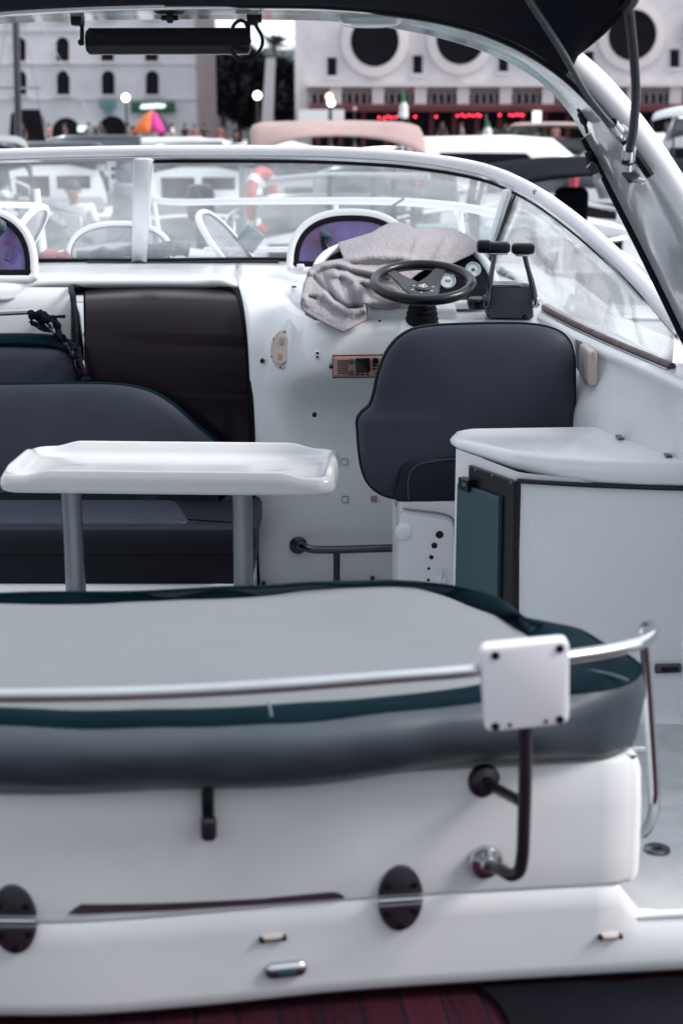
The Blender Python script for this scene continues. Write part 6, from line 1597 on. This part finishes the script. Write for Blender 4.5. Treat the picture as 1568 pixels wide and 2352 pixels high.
# tall bundle wrapped in grey tarpaulin
wb0 = P(292, 560, 18.6); wb0.z = pz0
wt = E('wrapped_sail', 'tall bundle wrapped in grey tarpaulin standing right of the seated man', 'bundle', wb0)
tpz = P(292, 388, 18.6).z
B().tube([wb0, wb0+V((0, 0, (tpz-pz0)*.4)), wb0+V((.03, 0, (tpz-pz0)*.8)), V((wb0.x+.05, wb0.y, tpz))], [.27, .25, .18, .11], 14, k=4).build('tarpaulin', M['greytarp'], wt)
B().lathe(V((wb0.x+.05, wb0.y, tpz-.14)), UP, [(.16, 0), (.17, .12), (.14, .26), (.05, .30)], 14).build('hood', mat('blue_hood',  (.10, .14, .20), .8, var=.15), wt)
# folded flags on the quay
for px, Y, yb, yt, lab in ((925, 70, 272, 196, 'furled green and white flag on a thin pole before the market hall'), (1117, 66, 318, 262, 'smaller furled green and white flag on a pole right of the first')):
    b = P(px, yb, Y); t = P(px-1, yt, Y); b0_ = V((b.x, Y, QZ))
    fl_ = E('flag', lab, 'flag', b0_)
    B().tube([b0_, t], .03, 6).build('pole', M['alu'], fl_)
    zt_ = P(px, yt+14, Y).z; zb_ = P(px, yb, Y).z; H_ = zt_-zb_
    B().tube([V((b.x, Y-.06, zt_)), V((b.x+.02, Y-.08, zt_-H_*.25)), V((b.x+.02, Y-.1, zt_-H_*.45))], [.04, .16, .28], 8, k=4, flat=.5).build('green_cloth', mat('flag_green', (.01, .17, .08), .8, var=.15), fl_)
    B().tube([V((b.x+.02, Y-.1, zt_-H_*.43)), V((b.x+.03, Y-.12, zt_-H_*.7)), V((b.x+.0, Y-.1, zb_+.05))], [.28, .40, .46], 8, k=4, flat=.5).build('white_cloth', M['hullw'], fl_)
# red cloth hanging behind the dark canopy boat
rc = P(1316, 420, 15.2)
B().surf([[P(1305, 404, 15.6), P(1318, 403, 15.55), P(1330, 404, 15.6)], [P(1307, 425, 15.6), P(1318, 425, 15.5), P(1326, 425, 15.6)], [P(1311, 446, 15.6), P(1318, 447, 15.52), P(1324, 444, 15.6)]], 3, 3).build('red_towel', M['red'], None, 'red towel hanging below the flat black canopy', 'towel', solid=.012)

# ================================================================== LIGHT
SUN_EL, SUN_AZ = R(42), R(98)          # azimuth from straight ahead, to the left
sd = V((math.sin(SUN_AZ)*math.cos(SUN_EL), math.cos(SUN_AZ)*math.cos(SUN_EL), math.sin(SUN_EL)))
sl_d = bpy.data.lights.new('sun', 'SUN'); sl_d.energy = 2.3; sl_d.angle = R(20); sl_d.color = (1, .94, .92)
so_ = bpy.data.objects.new('sun', sl_d); COL.objects.link(so_); so_.rotation_euler = (-sd).to_track_quat('-Z', 'Y').to_euler()
w = bpy.data.worlds.new('World'); S.world = w; w.use_nodes = True
nt = w.node_tree; nt.nodes.clear(); N = nt.nodes.new; L = nt.links.new
ou = N('ShaderNodeOutputWorld'); bg = N('ShaderNodeBackground')
sk_ = N('ShaderNodeTexSky'); sk_.sky_type = 'NISHITA'; sk_.sun_disc = False; sk_.sun_elevation = SUN_EL; sk_.sun_rotation = SUN_AZ; sk_.air_density = 1.2; sk_.dust_density = 3
tc = N('ShaderNodeTexCoord'); nz = N('ShaderNodeTexNoise'); nz.inputs['Scale'].default_value = 2.2; nz.inputs['Detail'].default_value = 6
L(tc.outputs['Generated'], nz.inputs['Vector'])
rp = N('ShaderNodeValToRGB'); rp.color_ramp.elements[0].position = .3; rp.color_ramp.elements[1].position = .7
rp.color_ramp.elements[0].color = (5.0, 5.5, 6.1, 1); rp.color_ramp.elements[1].color = (7.1, 7.25, 7.55, 1)
L(nz.outputs['Fac'], rp.inputs['Fac'])
mx = N('ShaderNodeMix'); mx.data_type = 'RGBA'; mx.inputs['Factor'].default_value = .8
# the evening overcast is brighter ahead and to starboard, where the low sun stands behind it
dp_ = N('ShaderNodeVectorMath'); dp_.operation = 'DOT_PRODUCT'; dp_.inputs[1].default_value = (.40, .90, .15); L(tc.outputs['Generated'], dp_.inputs[0])
mrg = N('ShaderNodeMapRange'); mrg.inputs['From Min'].default_value = -1; mrg.inputs['From Max'].default_value = 1; mrg.inputs['To Min'].default_value = .62; mrg.inputs['To Max'].default_value = 1.45; L(dp_.outputs['Value'], mrg.inputs['Value'])
L(mrg.outputs[0], bg.inputs[1]) if False else None
ml_ = N('ShaderNodeMath'); ml_.operation = 'MULTIPLY'; ml_.inputs[1].default_value = .14; L(mrg.outputs[0], ml_.inputs[0]); L(ml_.outputs[0], bg.inputs[1])
L(sk_.outputs[0], mx.inputs['A']); L(rp.outputs[0], mx.inputs['B']); L(mx.outputs['Result'], bg.inputs[0]); bg.inputs[1].default_value = .09
L(bg.outputs[0], ou.inputs[0])
S.view_settings.view_transform = 'Standard'; S.view_settings.look = 'None'; S.view_settings.exposure = 0.55; S.view_settings.gamma = 1.0
S.render.engine = 'CYCLES'
S.cycles.use_denoising = True; S.cycles.max_bounces = 10; S.cycles.transparent_max_bounces = 24; S.cycles.diffuse_bounces = 4; S.cycles.glossy_bounces = 4
S.cycles.sample_clamp_indirect = 6; S.cycles.caustics_reflective = False; S.cycles.caustics_refractive = False
